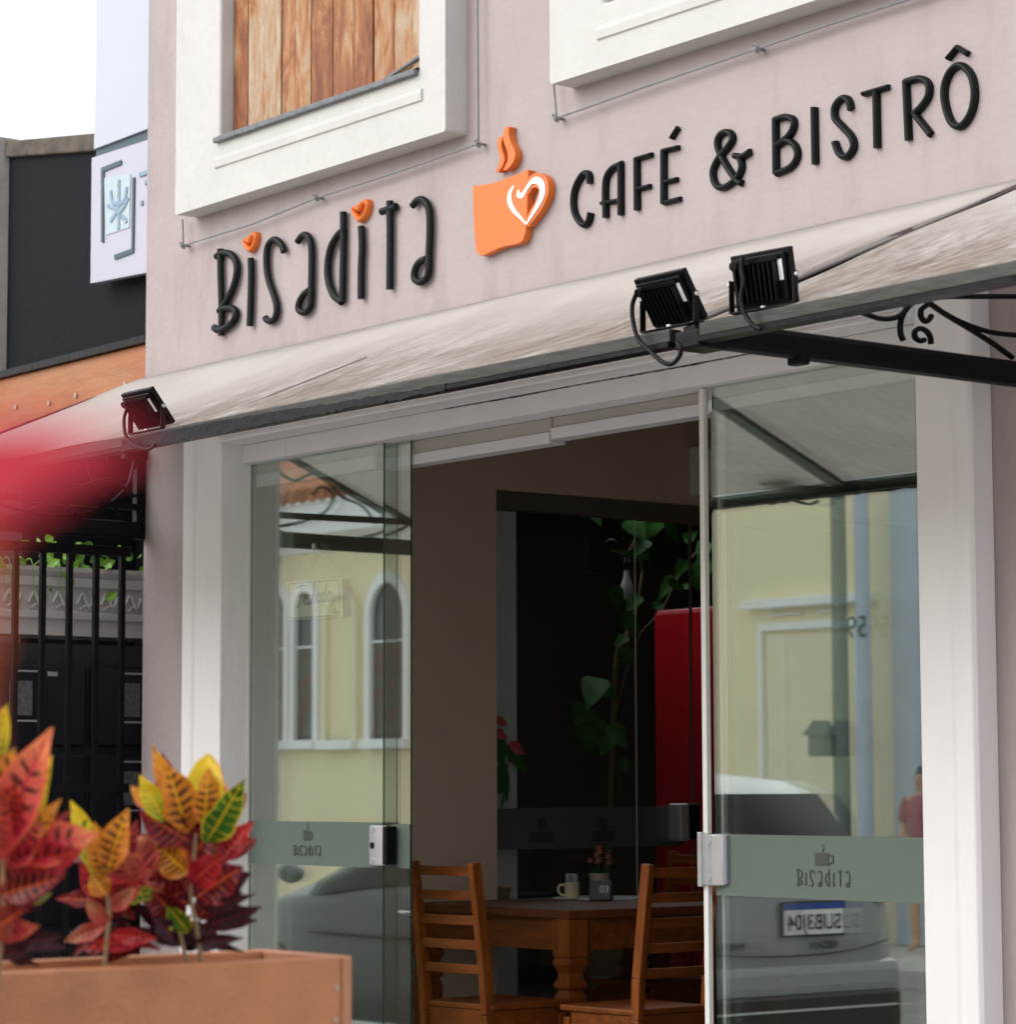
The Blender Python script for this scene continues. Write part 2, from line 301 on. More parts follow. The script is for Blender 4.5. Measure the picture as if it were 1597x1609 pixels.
# ------------------------------------------------------------------ mesh building
class MB:
    def __init__(s): s.v = []; s.f = []; s.mi = []; s.uv = []; s.cuts = []
    def add(s, vs, fs, mi=0, uv=None):
        o = len(s.v); s.cuts.append((o, len(s.f))); s.v += [tuple(p) for p in vs]
        for k, f in enumerate(fs):
            s.f.append(tuple(i+o for i in f)); s.mi.append(mi); s.uv.append([uv[i] for i in f] if uv else None)
        return s
    def box(s, x0, x1, y0, y1, z0, z1, mi=0):
        v = [(x0, y0, z0), (x1, y0, z0), (x1, y1, z0), (x0, y1, z0), (x0, y0, z1), (x1, y0, z1), (x1, y1, z1), (x0, y1, z1)]
        return s.add(v, [(0, 3, 2, 1), (4, 5, 6, 7), (0, 1, 5, 4), (1, 2, 6, 5), (2, 3, 7, 6), (3, 0, 4, 7)], mi)
    def beam(s, a, b, w, h, upv=(0, 0, 1), mi=0):
        a, b = Vector(a), Vector(b); d = (b-a).normalized(); u = Vector(upv); r = d.cross(u)
        if r.length < 1e-4: r = d.cross(Vector((1, 0, 0)))
        r.normalize(); u = r.cross(d)
        v = [p+r*(w/2*i)+u*(h/2*j) for p in (a, b) for i, j in ((-1, -1), (1, -1), (1, 1), (-1, 1))]
        return s.add(v, [(3, 2, 1, 0), (4, 5, 6, 7), (0, 1, 5, 4), (1, 2, 6, 5), (2, 3, 7, 6), (3, 0, 4, 7)], mi)
    def prism(s, poly, axis, a, b, mi=0):
        """closed polygon of (p,q) extruded along axis from a to b; (p,q) = other two axes in xyz order"""
        n = len(poly)
        def P(p, c): return {'x': (c, p[0], p[1]), 'y': (p[0], c, p[1]), 'z': (p[0], p[1], c)}[axis]
        v = [P(p, a) for p in poly]+[P(p, b) for p in poly]
        return s.add(v, [tuple(range(n))[::-1], tuple(range(n, 2*n))]+[(i, (i+1) % n, n+(i+1) % n, n+i) for i in range(n)], mi)
    def tube(s, path, r, n=8, closed=False, mi=0, cap=True, squash=None):
        path = [Vector(p) for p in path]; N = len(path); rad = r if isinstance(r, (list, tuple)) else [r]*N
        T = []
        for i in range(N):
            a = path[(i-1) % N] if (closed or i > 0) else path[i]; b = path[(i+1) % N] if (closed or i < N-1) else path[i]
            T.append((b-a).normalized())
        u = T[0].cross(Vector((0, 0, 1)));
        if u.length < .1: u = T[0].cross(Vector((0, 1, 0)))
        u.normalize(); v = []
        for i in range(N):
            u = (u-T[i]*u.dot(T[i])).normalized(); w_ = T[i].cross(u)
            for k in range(n):
                a = 2*math.pi*k/n; o = (u*math.cos(a)+w_*math.sin(a))*rad[i]
                if squash: o = Vector((o.x*squash[0], o.y*squash[1], o.z*squash[2]))
                v.append(path[i]+o)
        f = []
        for i in range(N if closed else N-1):
            j = (i+1) % N
            for k in range(n): f.append((i*n+k, i*n+(k+1) % n, j*n+(k+1) % n, j*n+k))
        if cap and not closed: f += [tuple(range(n))[::-1], tuple(range((N-1)*n, N*n))]
        return s.add(v, f, mi)
    def lathe(s, prof, c=(0, 0, 0), n=24, mi=0, axis='z', sx=1, sy=1):
        v = []
        for r, z in prof:
            for k in range(n):
                a = 2*math.pi*(k+.5)/n; x, y = r*math.cos(a)*sx, r*math.sin(a)*sy
                p = (x, y, z) if axis == 'z' else ((z, x, y) if axis == 'x' else (x, z, y))
                v.append((c[0]+p[0], c[1]+p[1], c[2]+p[2]))
        f = [(i*n+k, i*n+(k+1) % n, (i+1)*n+(k+1) % n, (i+1)*n+k) for i in range(len(prof)-1) for k in range(n)]
        f += [tuple(range(n))[::-1], tuple(range((len(prof)-1)*n, len(prof)*n))]
        return s.add(v, f, mi)
    def stroke(s, path, w_, depth, closed=False, y=0, mi=0, n=9):
        """letter stroke on the facade (plane y): rounded, flat-bottomed section, depth towards the street"""
        path = [Vector(p) for p in path]; N = len(path); v = []
        sec = [(math.cos(a)*.5*w_, (.35+.65*math.sin(a))*depth) for a in [math.pi*k/(n-1) for k in range(n)]]
        sec = [(.5*w_, 0)]+sec+[(-.5*w_, 0)]; n2 = len(sec)
        for i in range(N):
            a = path[(i-1) % N] if (closed or i > 0) else path[i]; b = path[(i+1) % N] if (closed or i < N-1) else path[i]
            t = (b-a); t.y = 0; t.normalize(); nn = Vector((t.z, 0, -t.x))
            for q, d in sec: v.append((path[i].x+nn.x*q, y-d, path[i].z+nn.z*q))
        f = []
        for i in range(N if closed else N-1):
            j = (i+1) % N
            for k in range(n2): f.append((i*n2+k, j*n2+k, j*n2+(k+1) % n2, i*n2+(k+1) % n2))
        if not closed: f += [tuple(range(n2)), tuple(range((N-1)*n2, N*n2))[::-1]]
        return s.add(v, f, mi)
    def build_each(s, name, mats, parent=None, **kw):
        """every shape added becomes a part of its own"""
        C = s.cuts+[(len(s.v), len(s.f))]
        for (v0, f0), (v1, f1_) in zip(C, C[1:]):
            q = MB(); q.add(s.v[v0:v1], [tuple(i-v0 for i in f) for f in s.f[f0:f1_]]); q.build(name, mats, parent, **kw)
    def build(s, name, mats, parent=None, smooth=False, bevel=0, loc=None, label=None, subdiv=0):
        me = bpy.data.meshes.new(name); me.from_pydata(s.v, [], s.f)
        if not isinstance(mats, (list, tuple)): mats = [mats]
        for m_ in mats: me.materials.append(m_)
        for p, i in zip(me.polygons, s.mi): p.material_index = i
        if any(s.uv):
            l = me.uv_layers.new(name='UVMap'); k = 0
            for u_, p in zip(s.uv, me.polygons):
                for j in range(p.loop_total): l.data[p.loop_start+j].uv = u_[j] if u_ else (0, 0)
        bm = bmesh.new(); bm.from_mesh(me)
        if name in ('window_frame', 'wall'): bmesh.ops.remove_doubles(bm, verts=bm.verts, dist=1e-5)
        bmesh.ops.recalc_face_normals(bm, faces=bm.faces); bm.to_mesh(me); bm.free()
        if smooth:
            for p in me.polygons: p.use_smooth = True
            me.set_sharp_from_angle(angle=R(smooth if smooth is not True else 50))
        o = bpy.data.objects.new(name, me); COL.objects.link(o)
        if parent is not None:
            o.parent = parent
        if loc is not None: o.location = loc
        if bevel:
            b = o.modifiers.new('bevel', 'BEVEL'); b.width = bevel; b.segments = 2; b.limit_method = 'ANGLE'; b.angle_limit = R(40); b.harden_normals = False
        if subdiv:
            b = o.modifiers.new('sub', 'SUBSURF'); b.levels = b.render_levels = subdiv
        if label: o['label'] = label
        return o

def smoothp(pts, k=6, closed=False):
    """Catmull-Rom through 3-D points"""
    P = [Vector(p) for p in pts]; n = len(P); out = []
    for i in range(n if closed else n-1):
        p0 = P[(i-1) % n] if (closed or i > 0) else P[0]*2-P[1]
        p1 = P[i]; p2 = P[(i+1) % n]; p3 = P[(i+2) % n] if (closed or i < n-2) else P[-1]*2-P[-2]
        for j in range(k):
            t = j/k; out.append(.5*((2*p1)+(p2-p0)*t+(2*p0-5*p1+4*p2-p3)*t*t+(3*p1-p0-3*p2+p3)*t*t*t))
    if not closed: out.append(P[-1])
    return out
def thing(name, label, cat, loc=(0, 0, 0), group=None, rz=0):
    o = bpy.data.objects.new(name, None); COL.objects.link(o); o.location = loc; o.rotation_euler = (0, 0, rz); o.empty_display_size = .1
    return tag(o, label, cat, group)
def tag(o, label, cat, group=None):
    o['label'] = label; o['category'] = cat
    if group: o['group'] = group
    return o
def struct(o, label=None):
    o['kind'] = 'structure'
    if label: o['label'] = label
    return o
def dup(root, loc, rz, label, group=None, scale=None):
    def cp(o, par):
        c = o.copy(); COL.objects.link(c); c.parent = par
        for ch in list(o.children): cp(ch, c)
        return c
    r = cp(root, None); r.location = loc; r.rotation_euler = (0, 0, rz); r['label'] = label
    if group: r['group'] = group
    if scale: r.scale = scale
    return r
def text_part(name, s, size, mtx, material, parent=None, extrude=.002, shear=0, offset=0):
    cu = bpy.data.curves.new(name, 'FONT'); cu.body = s; cu.size = size; cu.extrude = extrude; cu.shear = shear; cu.offset = offset
    cu.align_x = 'CENTER'; cu.align_y = 'CENTER'
    t = bpy.data.objects.new(name+'_tmp', cu); COL.objects.link(t)
    dg = bpy.context.evaluated_depsgraph_get(); me = bpy.data.meshes.new_from_object(t.evaluated_get(dg))
    bpy.data.objects.remove(t); me.name = name
    me.transform(mtx); me.materials.clear(); me.materials.append(material)
    o = bpy.data.objects.new(name, me); COL.objects.link(o)
    if parent is not None: o.parent = parent
    return o
def facing(origin, right, upv=(0, 0, 1)):
    """matrix putting text (x right, y up) at origin with given right axis"""
    r = Vector(right).normalized(); u = Vector(upv); n_ = r.cross(u).normalized(); u = n_.cross(r)
    m_ = Matrix((r, u, n_)).transposed().to_4x4(); m_.translation = Vector(origin); return m_
def sheet_holes(mb, xs, zs, holes, yf, yb, mi=0):
    """wall with rectangular holes: front at yf, back at yb, reveals"""
    def hole(x, z): return any(a < x < b and c < z < d for a, b, c, d in holes)
    for i in range(len(xs)-1):
        for j in range(len(zs)-1):
            if hole((xs[i]+xs[i+1])/2, (zs[j]+zs[j+1])/2): continue
            for y in (yf, yb):
                mb.add([(xs[i], y, zs[j]), (xs[i+1], y, zs[j]), (xs[i+1], y, zs[j+1]), (xs[i], y, zs[j+1])], [(0, 1, 2, 3)], mi)
    for a, b, c, d in holes+[(xs[0], xs[-1], zs[0], zs[-1])]:
        mb.add([(a, yf, c), (b, yf, c), (b, yf, d), (a, yf, d), (a, yb, c), (b, yb, c), (b, yb, d), (a, yb, d)],
               [(0, 1, 5, 4), (1, 2, 6, 5), (2, 3, 7, 6), (3, 0, 4, 7)], mi)

# ================================================================== GROUND
FL = .04                                     # cafe floor
mb = MB(); mb.box(-80, 60, -8.2, -1.72, -.35, -.15); struct(mb.build('road', M['asphalt']))
mb = MB(); mb.box(-80, 60, -1.72, .0, -.35, 0); mb.box(-80, -11.4, 0, 12, -.35, -.004); struct(mb.build('pavement', M['pave'], bevel=.01))
mb = MB(); mb.box(-80, 60, -30, -8.2, -.35, -.01); struct(mb.build('far_pavement', M['pave'], bevel=.01))
mb = MB(); mb.box(-250, 250, -250, 250, -.5, -.36); struct(mb.build('ground', M['pave']))

# ================================================================== CAFE BUILDING
XL, XR = -11.05, -2.0
X0 = -10.2                                   # side wall of the dining room
cafe = thing('cafe_building', 'pale pink cafe building with white window surrounds and a wide glass entrance', 'building', (-8, 0, 0))
cafe.location = (0, 0, 0)
DX0, DX1, DZ = -10.24, -6.13, 2.76
W1 = (-10.25, -8.78, 4.135, 5.75); W2 = (-7.64, -6.2, 4.145, 5.75)
mb = MB()
xs = sorted({XL, DX0, DX1, W1[0], W1[1], W2[0], W2[1], XR, -11+.0}); xs = [XL, W1[0], DX0, W1[1], W2[0], W2[1], DX1, XR]
zs = [-.02, DZ, W1[2], W2[2], 5.75, 7.2]
sheet_holes(mb, xs, zs, [(DX0, DX1, -.02, DZ), W1, W2], 0, .25)
mb.box(XL, XL+.25, .25, .9, -.02, 7.2); mb.box(XL, XL+.25, .9, 9, 3.21, 7.2); mb.box(XR-.2, XR, .25, 9, -.02, 7.2); mb.box(XL, XR, 9, 9.2, -.02, 7.2)
mb.build('wall', M['pink'], cafe)
mb = MB(); mb.box(XL+.02, XR-.02, .05, 9.1, 7.2, 7.4); mb.build('roof', M['concrete'], cafe)

# door surround: profiled plaster bands
def pil(x0, x1, flip):
    # profile in (x,y), front towards -y
    p = [(0, .0), (0, -.085), (.06, -.085), (.075, -.098), (.10, -.098), (.115, -.085), (.14, -.085), (.155, -.105), (1.0, -.105)]
    wd = x1-x0; q = [(a if a < 1 else wd, b) for a, b in p]
    q = [(min(a, wd), b) for a, b in q]+[(wd, 0)]
    return [(x1-a, b) if flip else (x0+a, b) for a, b in q]
mb = MB(); q = pil(-10.575, DX0+.015, False); q[-1] = (DX0+.015, .055); q[0] = (q[0][0], -.001); mb.prism(q, 'z', 0, 3.13); mb.build('pilaster', M['white'], cafe, bevel=.006)
mb = MB(); q = [(-6.13, .055), (-6.13, -.10), (-6.09, -.105), (-5.99, -.105), (-5.975, -.098), (-5.95, -.105), (-5.906, -.105), (-5.896, -.09), (-5.896, -.001)]
mb.prism(q, 'z', 0, 3.13); mb.build('pilaster', M['white'], cafe, bevel=.006)
# lintel: rolled moulding, soffit, fascia above the track
prof = [(.0, 3.06), (-.095, 3.06), (-.095, 2.955), (-.105, 2.945), (-.105, 2.925)]
for k in range(11):
    a = math.pi*k/10; prof.append((-.115-.045*math.sin(a), 2.862+.052*math.cos(a)))
prof += [(-.118, 2.800), (-.128, 2.796), (-.128, 2.788), (-.02, 2.786), (.0, 2.786)]
mb = MB(); mb.prism(prof, 'x', DX0+.015, -6.13); mb.build('lintel', M['white'], cafe, smooth=35)
mb = MB(); mb.box(DX0+.015, -6.13, -.003, .2, 2.705, 2.7845); mb.build('door_track', M['white'], cafe, bevel=.004)

# upper windows: deep white plaster surround, boarded shutter
def window(x0, x1, z0, z1, fx0, fx1, fz0, shutter):
    mb = MB(); zt = z1+.3
    # outer block (four sides) with stepped inner mouldings
    sheet_holes(mb, [fx0, x0, x1, fx1], [fz0, z0, z1, zt], [(x0, x1, z0, z1)], -.11, -.001)
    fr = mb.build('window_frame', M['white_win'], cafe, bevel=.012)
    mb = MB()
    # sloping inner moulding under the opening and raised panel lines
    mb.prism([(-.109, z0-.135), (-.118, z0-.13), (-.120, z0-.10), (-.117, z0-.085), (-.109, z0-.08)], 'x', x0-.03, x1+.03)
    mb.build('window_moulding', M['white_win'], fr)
    if shutter:
        mb = MB(); n = 11; wd = (x1-x0)/n; random.seed(3)
        xx = x0+.004
        for i in range(n):
            ww = wd*random.uniform(.8, 1.2)
            if i == n-1 or xx+ww > x1: ww = x1-xx-.004
            yy = -.048+random.uniform(0, .008)
            if ww > .02: mb.box(xx, xx+ww-.006, yy, yy+.03, z0+.01, z1)
            xx += ww
        mb.build('shutter', M['boards'], fr, bevel=.003)
        mb = MB(); mb.box(x0+.01, x1-.004, -.006, .02, z0+.01, z1); mb.build('backing', M['black_room'], fr)
        mb = MB()
        mb.prism([(-.135, z0-.024), (-.135, z0-.002), (-.11, z0+.010), (-.052, z0+.014), (-.052, z0+.002), (-.112, z0+.002), (-.112, z0-.024)], 'x', x0-.02, x1+.004)
        mb.beam((x1-.30, -.056, z0+.03), (x1-.004, -.056, z0+.085), .012, .014)
        mb.build('sill_flashing', M['metal_strip'], fr, bevel=.004)
    else:
        mb = MB(); mb.box(x0+.002, x1-.002, .06, .08, z0, z1); mb.build('backing', M['boards'], fr)
    return fr
window(*W1, -10.62, -8.60, 3.852, True)
window(*W2, -7.95, -5.9, 3.905, False)

# interior shell
mb = MB(); mb.box(X0-.15, -5.2, .26, 6.5, FL-.1, FL); mb.box(DX0, DX1, -.0, .26, FL-.1, FL-.003); mb.build('floor', M['tile_floor'], cafe)
mb = MB(); mb.box(X0-.0, -5.2, .252, 6.5, 3.12, 3.2); mb.build('ceiling', M['ceiling'], cafe)
mb = MB(); OY0, OY1, OZ = 1.376, 4.9, 2.68
mb.box(X0-.14, X0, .252, OY0, FL, 3.12); mb.box(X0-.14, X0, OY1, 6.5, FL, 3.12); mb.box(X0-.14, X0, OY0, OY1, OZ, 3.12)
mb.box(X0, -5.2, 6.5, 6.6, FL, 3.12); mb.box(-5.3, -5.2, .252, 6.5, FL, 3.12)
mb.build('inner_wall', M['inner_wall'], cafe)
mb = MB()
mb.box(-10.85, X0-.14, .3, .4, FL, 3.12); mb.box(-10.95, -10.85, .3, 7, FL, 3.12)
mb = MB(); BX = -14.2
mb.box(BX-.1, BX, 1.0, 8, FL, 3.2); mb.box(BX, X0-.15, 8, 8.1, FL, 3.2); mb.box(BX, X0-.15, .9, 1.0, FL, 3.2)
mb.box(BX, X0-.15, 1.0, 2.4, 3.12, 3.2); mb.box(BX, X0-.15, 5.4, 8, 3.12, 3.2); mb.box(-11.2, X0-.15, 2.4, 5.4, 3.12, 3.2); mb.box(BX, -13.4, 2.4, 5.4, 3.12, 3.2); mb.box(BX, X0-.15, 1.0, 8, FL-.1, FL)
mb.build('back_room', M['black_room'], cafe)
mb = MB(); mb.box(-10.75, -10.6, 1.40, 1.81, FL, 3.1); mb.build('white_column', mat('column_paint', (.85, .86, .90), .7, .05), cafe, bevel=.005)

# glass doors of the entrance
def pane(name, x0, x1, y, z0, z1, rot=0):
    mb = MB(); h = .004
    mb.box(0, x1-x0, -h, h, z0, z1)
    for i in (2, 4): pass
    o = mb.build(name, [M['glass'], M['glass_edge']], cafe, loc=(x0, y, 0))
    for p in o.data.polygons:
        if abs(p.normal.x) > .9: p.material_index = 1
    o.rotation_euler = (0, 0, rot)
    return o
def film(par, x0, x1, z0, z1):
    mb = MB(); mb.box(x0, x1, -.0072, -.0052, z0, z1); return mb.build('film_band', M['band'], par)
def lock(par, cx, z0, z1, side):
    mb = MB(); wd = .105
    pr = [(-wd/2, 0), (-wd/2, -.012), (-.02, -.034), (.02, -.034), (wd/2, -.016), (wd/2, 0)]
    mb.prism([(cx+side*a, -.008+b) for a, b in pr], 'z', z0, z1)
    o = mb.build('lock', M['silver'], par, bevel=.005, smooth=30)
    zc = (z0+z1)/2
    mb = MB()
    for dz in (-.062, .062):
        mb.lathe([(.013, -.046), (.013, -.040)], (cx, 0, zc+dz), 16, axis='y')
    mb.build_each('screw_cap', M['silver'], o, smooth=True)
    if side > 0:
        mb = MB(); mb.lathe([(.014, -.046), (.014, -.040)], (cx, 0, zc), 16, axis='y'); mb.box(cx+wd/2, cx+wd/2+.028, -.03, .02, z0+.004, z1-.004)
        mb.build('keyhole', M['black_metal'], o, bevel=.002)
    else:
        mb = MB(); mb.box(cx+wd/2-.001, cx+wd/2+.016, -.022, -.006, z0+.004, z1-.004); 
        mb.build('lock_body', mat('grey_lock_body', (.25, .26, .3), .4, .05), o, bevel=.003)
        mb = MB(); mb.box(cx-wd/2-.02, cx-wd/2, -.03, .02, z0-.006, z1+.006); mb.build('lock_stop', M['silver'], o, bevel=.003)
    return o
GZ0, GZ1 = FL+.01, 2.702
# left pair: fixed outer pane and sliding inner pane
pA = pane('glass_door', -10.222, -9.233, .05, GZ0, GZ1)
pB = pane('glass_door', -10.10, -9.096, .085, GZ0, GZ1, R(.12))
pC = pane('glass_door', -7.245, -6.125, .05, GZ0, GZ1)
pD = pane('glass_door', -7.29, -6.30, .085, GZ0, GZ1, R(-.28))
fA = film(pA, .0, .989, .985, 1.166); fC = film(pC, .0, 1.12, .932, 1.141)
mb = MB(); mb.box(1.0-.125+.0, 1.003, -.0072, -.0052, .985, 1.160); mb.build('film_band', M['band'], pB)
lock(pA, .989-.02, .995, 1.155, 1)
lock(pC, .0+.0, .966, 1.142, -1)
mb = MB(); mb.box(-7.308, -7.284, .040, .062, GZ0, GZ1); mb.build('door_stile', M['alu'], cafe, bevel=.003)
mb = MB(); mb.box(-10.238, -10.223, .03, .07, GZ0, GZ1); mb.build('door_stile', M['alu'], cafe, bevel=.003)
mb = MB(); mb.box(-7.262, -7.25, .086, .092, GZ0, GZ1); mb.build('door_seal', M['alu'], cafe)
# head box of the blind above the gap, in two lengths
for x0, x1, z0 in ((-9.32, -8.225, 2.604), (-8.215, -7.315, 2.618)):
    mb = MB(); mb.box(x0, x1, .11, .17, z0+.045, 2.704); o = mb.build('blind_head', mat('beige_valance', (.48, .45, .42), .7, .05), cafe, bevel=.004)
    mb = MB(); mb.box(x0, x1, .10, .18, z0, z0+.044); mb.build('blind_rail', mat('white_rail', (.68, .68, .69), .5, .03), o, bevel=.003)

for x0, x1, z0 in ((-10.2, -9.32, 2.604), (-7.275, -6.16, 2.618)):
    mb = MB(); mb.box(x0, x1, .057, .075, z0, 2.66); o = mb.build('track_rail', M['white'], cafe, bevel=.002)
    mb = MB(); mb.box(x0, x1, .060, .075, 2.662, 2.704); mb.build('track_cover', mat('grey_track', (.5, .49, .47), .6, .05), o)
v, f = [], []; random.seed(9); N = 120
for i in range(N):
    x = -8.75+i*(1.95/N); h = .0012+.0035*max(0, noise.noise(Vector((x*9, 0, 4))))+.002*random.random(); z = 2.7835+.0015*math.sin(x*7)
    v += [(x, -.0045, z-h), (x, -.0045, z+h*.4), (x, -.003, z+h*.4), (x, -.003, z-h)]
for i in range(N-1): f += [(i*4+k, i*4+(k+1) % 4, i*4+4+(k+1) % 4, i*4+4+k) for k in range(4)]
mb = MB(); mb.add(v, f); mb.build('caulk_gap', M['black_room'], cafe)

# ------------------------------------------------------------------ sign lettering
def Pm(ox, oy, k, pts, Y): return [ony(ox+x/k, oy+y/k, Y) for x, y in pts]
name_sign = thing('name_sign', 'black cafe name in hand drawn raised letters with two orange hearts, under the left window', 'sign')
K6 = (320, 300, 6.705); K7 = (460, 300, 6.655)
BIS = [
 ('letter', K6, [[(175, 615), (180, 900), (190, 1250), (185, 1525)], [(133, 695), (200, 655), (290, 670), (342, 750), (352, 850), (320, 1000), (250, 1150), (180, 1255)], [(165, 1268), (230, 1238), (310, 1243), (340, 1290), (318, 1370), (240, 1440), (160, 1470), (112, 1440)]]),
 ('letter', K6, [[(497, 712), (503, 900), (497, 1150), (487, 1425)]]),
 ('letter', K6, [[(848, 640), (820, 570), (760, 515), (700, 545), (668, 630), (665, 800), (690, 950), (745, 1110), (772, 1230), (758, 1335), (710, 1375), (665, 1358), (652, 1335)]]),
 ('letter', K6, [[(990, 540), (1040, 475), (1095, 475), (1135, 580), (1140, 800), (1133, 1100), (1120, 1230), (1060, 1283), (1003, 1250), (1013, 1170), (1060, 1090), (1115, 1050)]]),
 ('letter', K7, [[(530, 222), (530, 600), (520, 1165)], [(545, 405), (470, 470), (400, 600), (368, 780), (378, 950), (430, 1090), (515, 1165)]]),
 ('letter', K7, [[(718, 372), (727, 600), (718, 800), (715, 1130)]]),
 ('letter', K7, [[(1017, 108), (1020, 500), (1015, 1030)], [(930, 220), (1005, 195), (1085, 165)]]),
 ('letter', K7, [[(1253, 160), (1310, 98), (1375, 102), (1427, 200), (1437, 400), (1425, 700), (1415, 880), (1350, 953), (1280, 925), (1280, 830), (1330, 745), (1400, 712)]]),
]
SIGNLINES = []
for nm, k, strokes in BIS:
    mb = MB()
    for i, s_ in enumerate(strokes):
        p = Pm(*k, s_, -.02); p = smoothp(p, 6); SIGNLINES.append(p)
        mb.tube(p, .0145+.0008*i, 12, squash=(1.15, 1, 1))
    mb.build(nm, M['black_letter'], name_sign, smooth=40)
for k, pts in ((K6, [(487, 622), (447, 580), (433, 540), (452, 517), (482, 532), (505, 482), (540, 457), (553, 485), (540, 550), (515, 600)]),
               (K7, [(697, 300), (650, 245), (636, 200), (662, 178), (697, 192), (722, 140), (768, 115), (788, 150), (768, 225), (735, 280)])):
    mb = MB(); mb.stroke(smoothp(Pm(*k, pts, -.02), 4, True), .024, .032, True); mb.build('heart', M['orange'], name_sign, smooth=35)

bistro_sign = thing('bistro_sign', 'black raised capitals reading CAFÉ & BISTRÔ on the pink wall', 'sign')
K4 = (880, 60, 4.437); K5 = (1190, 60, 4.317)
CAF = [
 (K4, [([(190, 1010), (183, 950), (145, 945), (95, 1030), (76, 1130), (90, 1230), (140, 1298), (180, 1280), (197, 1215)], 1)]),
 (K4, [([(302, 1250), (300, 1010), (340, 915), (415, 872)], 1), ([(405, 872), (405, 1232)], 0), ([(275, 1150), (400, 1128)], 0)]),
 (K4, [([(517, 838), (520, 1198)], 0), ([(517, 840), (622, 810)], 0), ([(520, 1052), (610, 1030)], 0)]),
 (K4, [([(705, 778), (705, 1152)], 0), ([(705, 783), (808, 760)], 0), ([(710, 1002), (798, 983)], 0), ([(705, 1147), (820, 1118)], 0), ([(758, 695), (805, 620)], 0)]),
 (K4, [([(1310, 788), (1255, 822), (1200, 818)], 1), ([(1235, 825), (1248, 900), (1210, 980), (1120, 1040), (1065, 1015), (1048, 930), (1085, 840), (1150, 760), (1185, 700), (1160, 655), (1110, 662), (1080, 715), (1092, 790), (1150, 900), (1215, 990), (1250, 1010)], 1)]),
 (K5, [([(105, 545), (110, 918)], 0), ([(105, 550), (170, 532), (222, 550), (228, 600), (195, 660), (115, 728)], 1), ([(115, 728), (180, 692), (238, 730), (253, 800), (210, 870), (110, 917)], 1)]),
 (K5, [([(368, 468), (375, 852)], 0)]),
 (K5, [([(618, 482), (600, 420), (560, 405), (512, 460), (510, 540), (560, 600), (622, 670), (635, 740), (590, 802), (540, 782), (508, 705)], 1)]),
 (K5, [([(788, 358), (795, 742)], 0), ([(702, 377), (872, 328)], 0)]),
 (K5, [([(990, 288), (1008, 690)], 0), ([(990, 292), (1085, 272), (1142, 310), (1142, 390), (1095, 462), (1045, 512)], 1), ([(1048, 512), (1158, 652)], 0)]),
 (K5, [([(1360, 182), (1432, 250), (1456, 380), (1430, 510), (1365, 593), (1300, 570), (1257, 450), (1252, 330), (1292, 225)], 2), ([(1275, 138), (1340, 60), (1410, 105)], 0)]),
]
for k, strokes in CAF:
    mb = MB()
    for i, (s_, sm) in enumerate(strokes):
        p = Pm(*k, s_, -.024)
        if sm: p = smoothp(p, 6, sm == 2)
        wd = .018 if abs(p[0].x-p[-1].x) > abs(p[0].z-p[-1].z) and not sm else .023
        mb.stroke(p, wd, .026-.001*i, sm == 2)
    mb.build('letter', M['black_letter'], bistro_sign, smooth=35)

cup = thing('cup_logo', 'flat orange coffee cup emblem with white heart line and rising steam', 'sign emblem')
KC = (730, 190, 7.313)
def plate2(name, pts, y0, y1, material, parent, sm=True, bevel=.003):
    p = Pm(*KC, pts, -.035)
    mb = MB(); mb.prism([(a.x, a.z) for a in p], 'y', y0, y1); return mb.build(name, material, parent, bevel=bevel)
def dens(pts, k=5):
    v = smoothp([Vector((a, b, 0)) for a, b in pts], k, False); return [(a.x, a.y) for a in v]
body = dens([(95, 750), (300, 722), (500, 655), (735, 560)])+[(715, 1190)]+dens([(712, 1215), (695, 1310), (640, 1405), (440, 1452), (300, 1512), (215, 1548), (160, 1530), (128, 1450), (108, 1200)])
plate2('cup_body', body, -.036, -.002, M['orange'], cup)
plate2('steam', dens([(430, 178), (395, 200), (378, 270), (393, 350), (412, 415), (402, 490), (362, 583), (390, 590)])+dens([(440, 525), (462, 440), (440, 350), (425, 270), (442, 195)]), -.036, -.002, M['orange'], cup)
plate2('steam', dens([(492, 62), (455, 110), (448, 220), (480, 320), (500, 400), (488, 480), (450, 562), (478, 570)])+dens([(540, 515), (580, 430), (578, 340), (532, 245), (508, 150), (518, 72)]), -.036, -.002, M['orange'], cup)
def ribbon(name, pts, ws, y0, y1, material, parent):
    p = smoothp(Pm(*KC, pts, y0), 8); N = len(p); v = []
    for i in range(N):
        t = p[min(i+1, N-1)]-p[max(i-1, 0)]; t.y = 0; t.normalize(); nn = Vector((t.z, 0, -t.x))
        f_ = i/(N-1)*(len(ws)-1); j = min(int(f_), len(ws)-2); wd = ws[j]+(ws[j+1]-ws[j])*(f_-j)
        for q, y in ((-.5, y0), (.5, y0), (.5, y1), (-.5, y1)): v.append((p[i].x+nn.x*q*wd, y, p[i].z+nn.z*q*wd))
    f = [(i*4+k, i*4+(k+1) % 4, (i+1)*4+(k+1) % 4, (i+1)*4+k) for i in range(N-1) for k in range(4)]+[(0, 1, 2, 3), tuple(range(4*N-4, 4*N))]
    mb = MB(); mb.add(v, f); return mb.build(name, material, parent, smooth=30)
ribbon('cup_handle', [(700, 800), (755, 715), (830, 680), (900, 730), (905, 830), (850, 970), (780, 1080), (712, 1190)], [.05, .05, .055, .06, .06, .05, .045, .03], -.034, -.003, M['orange'], cup)
ribbon('heart_line', [(572, 742), (525, 820), (515, 920), (560, 1020), (640, 1110), (708, 1187)], [.004, .02, .026, .02, .012, .006], -.0385, -.0365, M['white_paint'], cup)
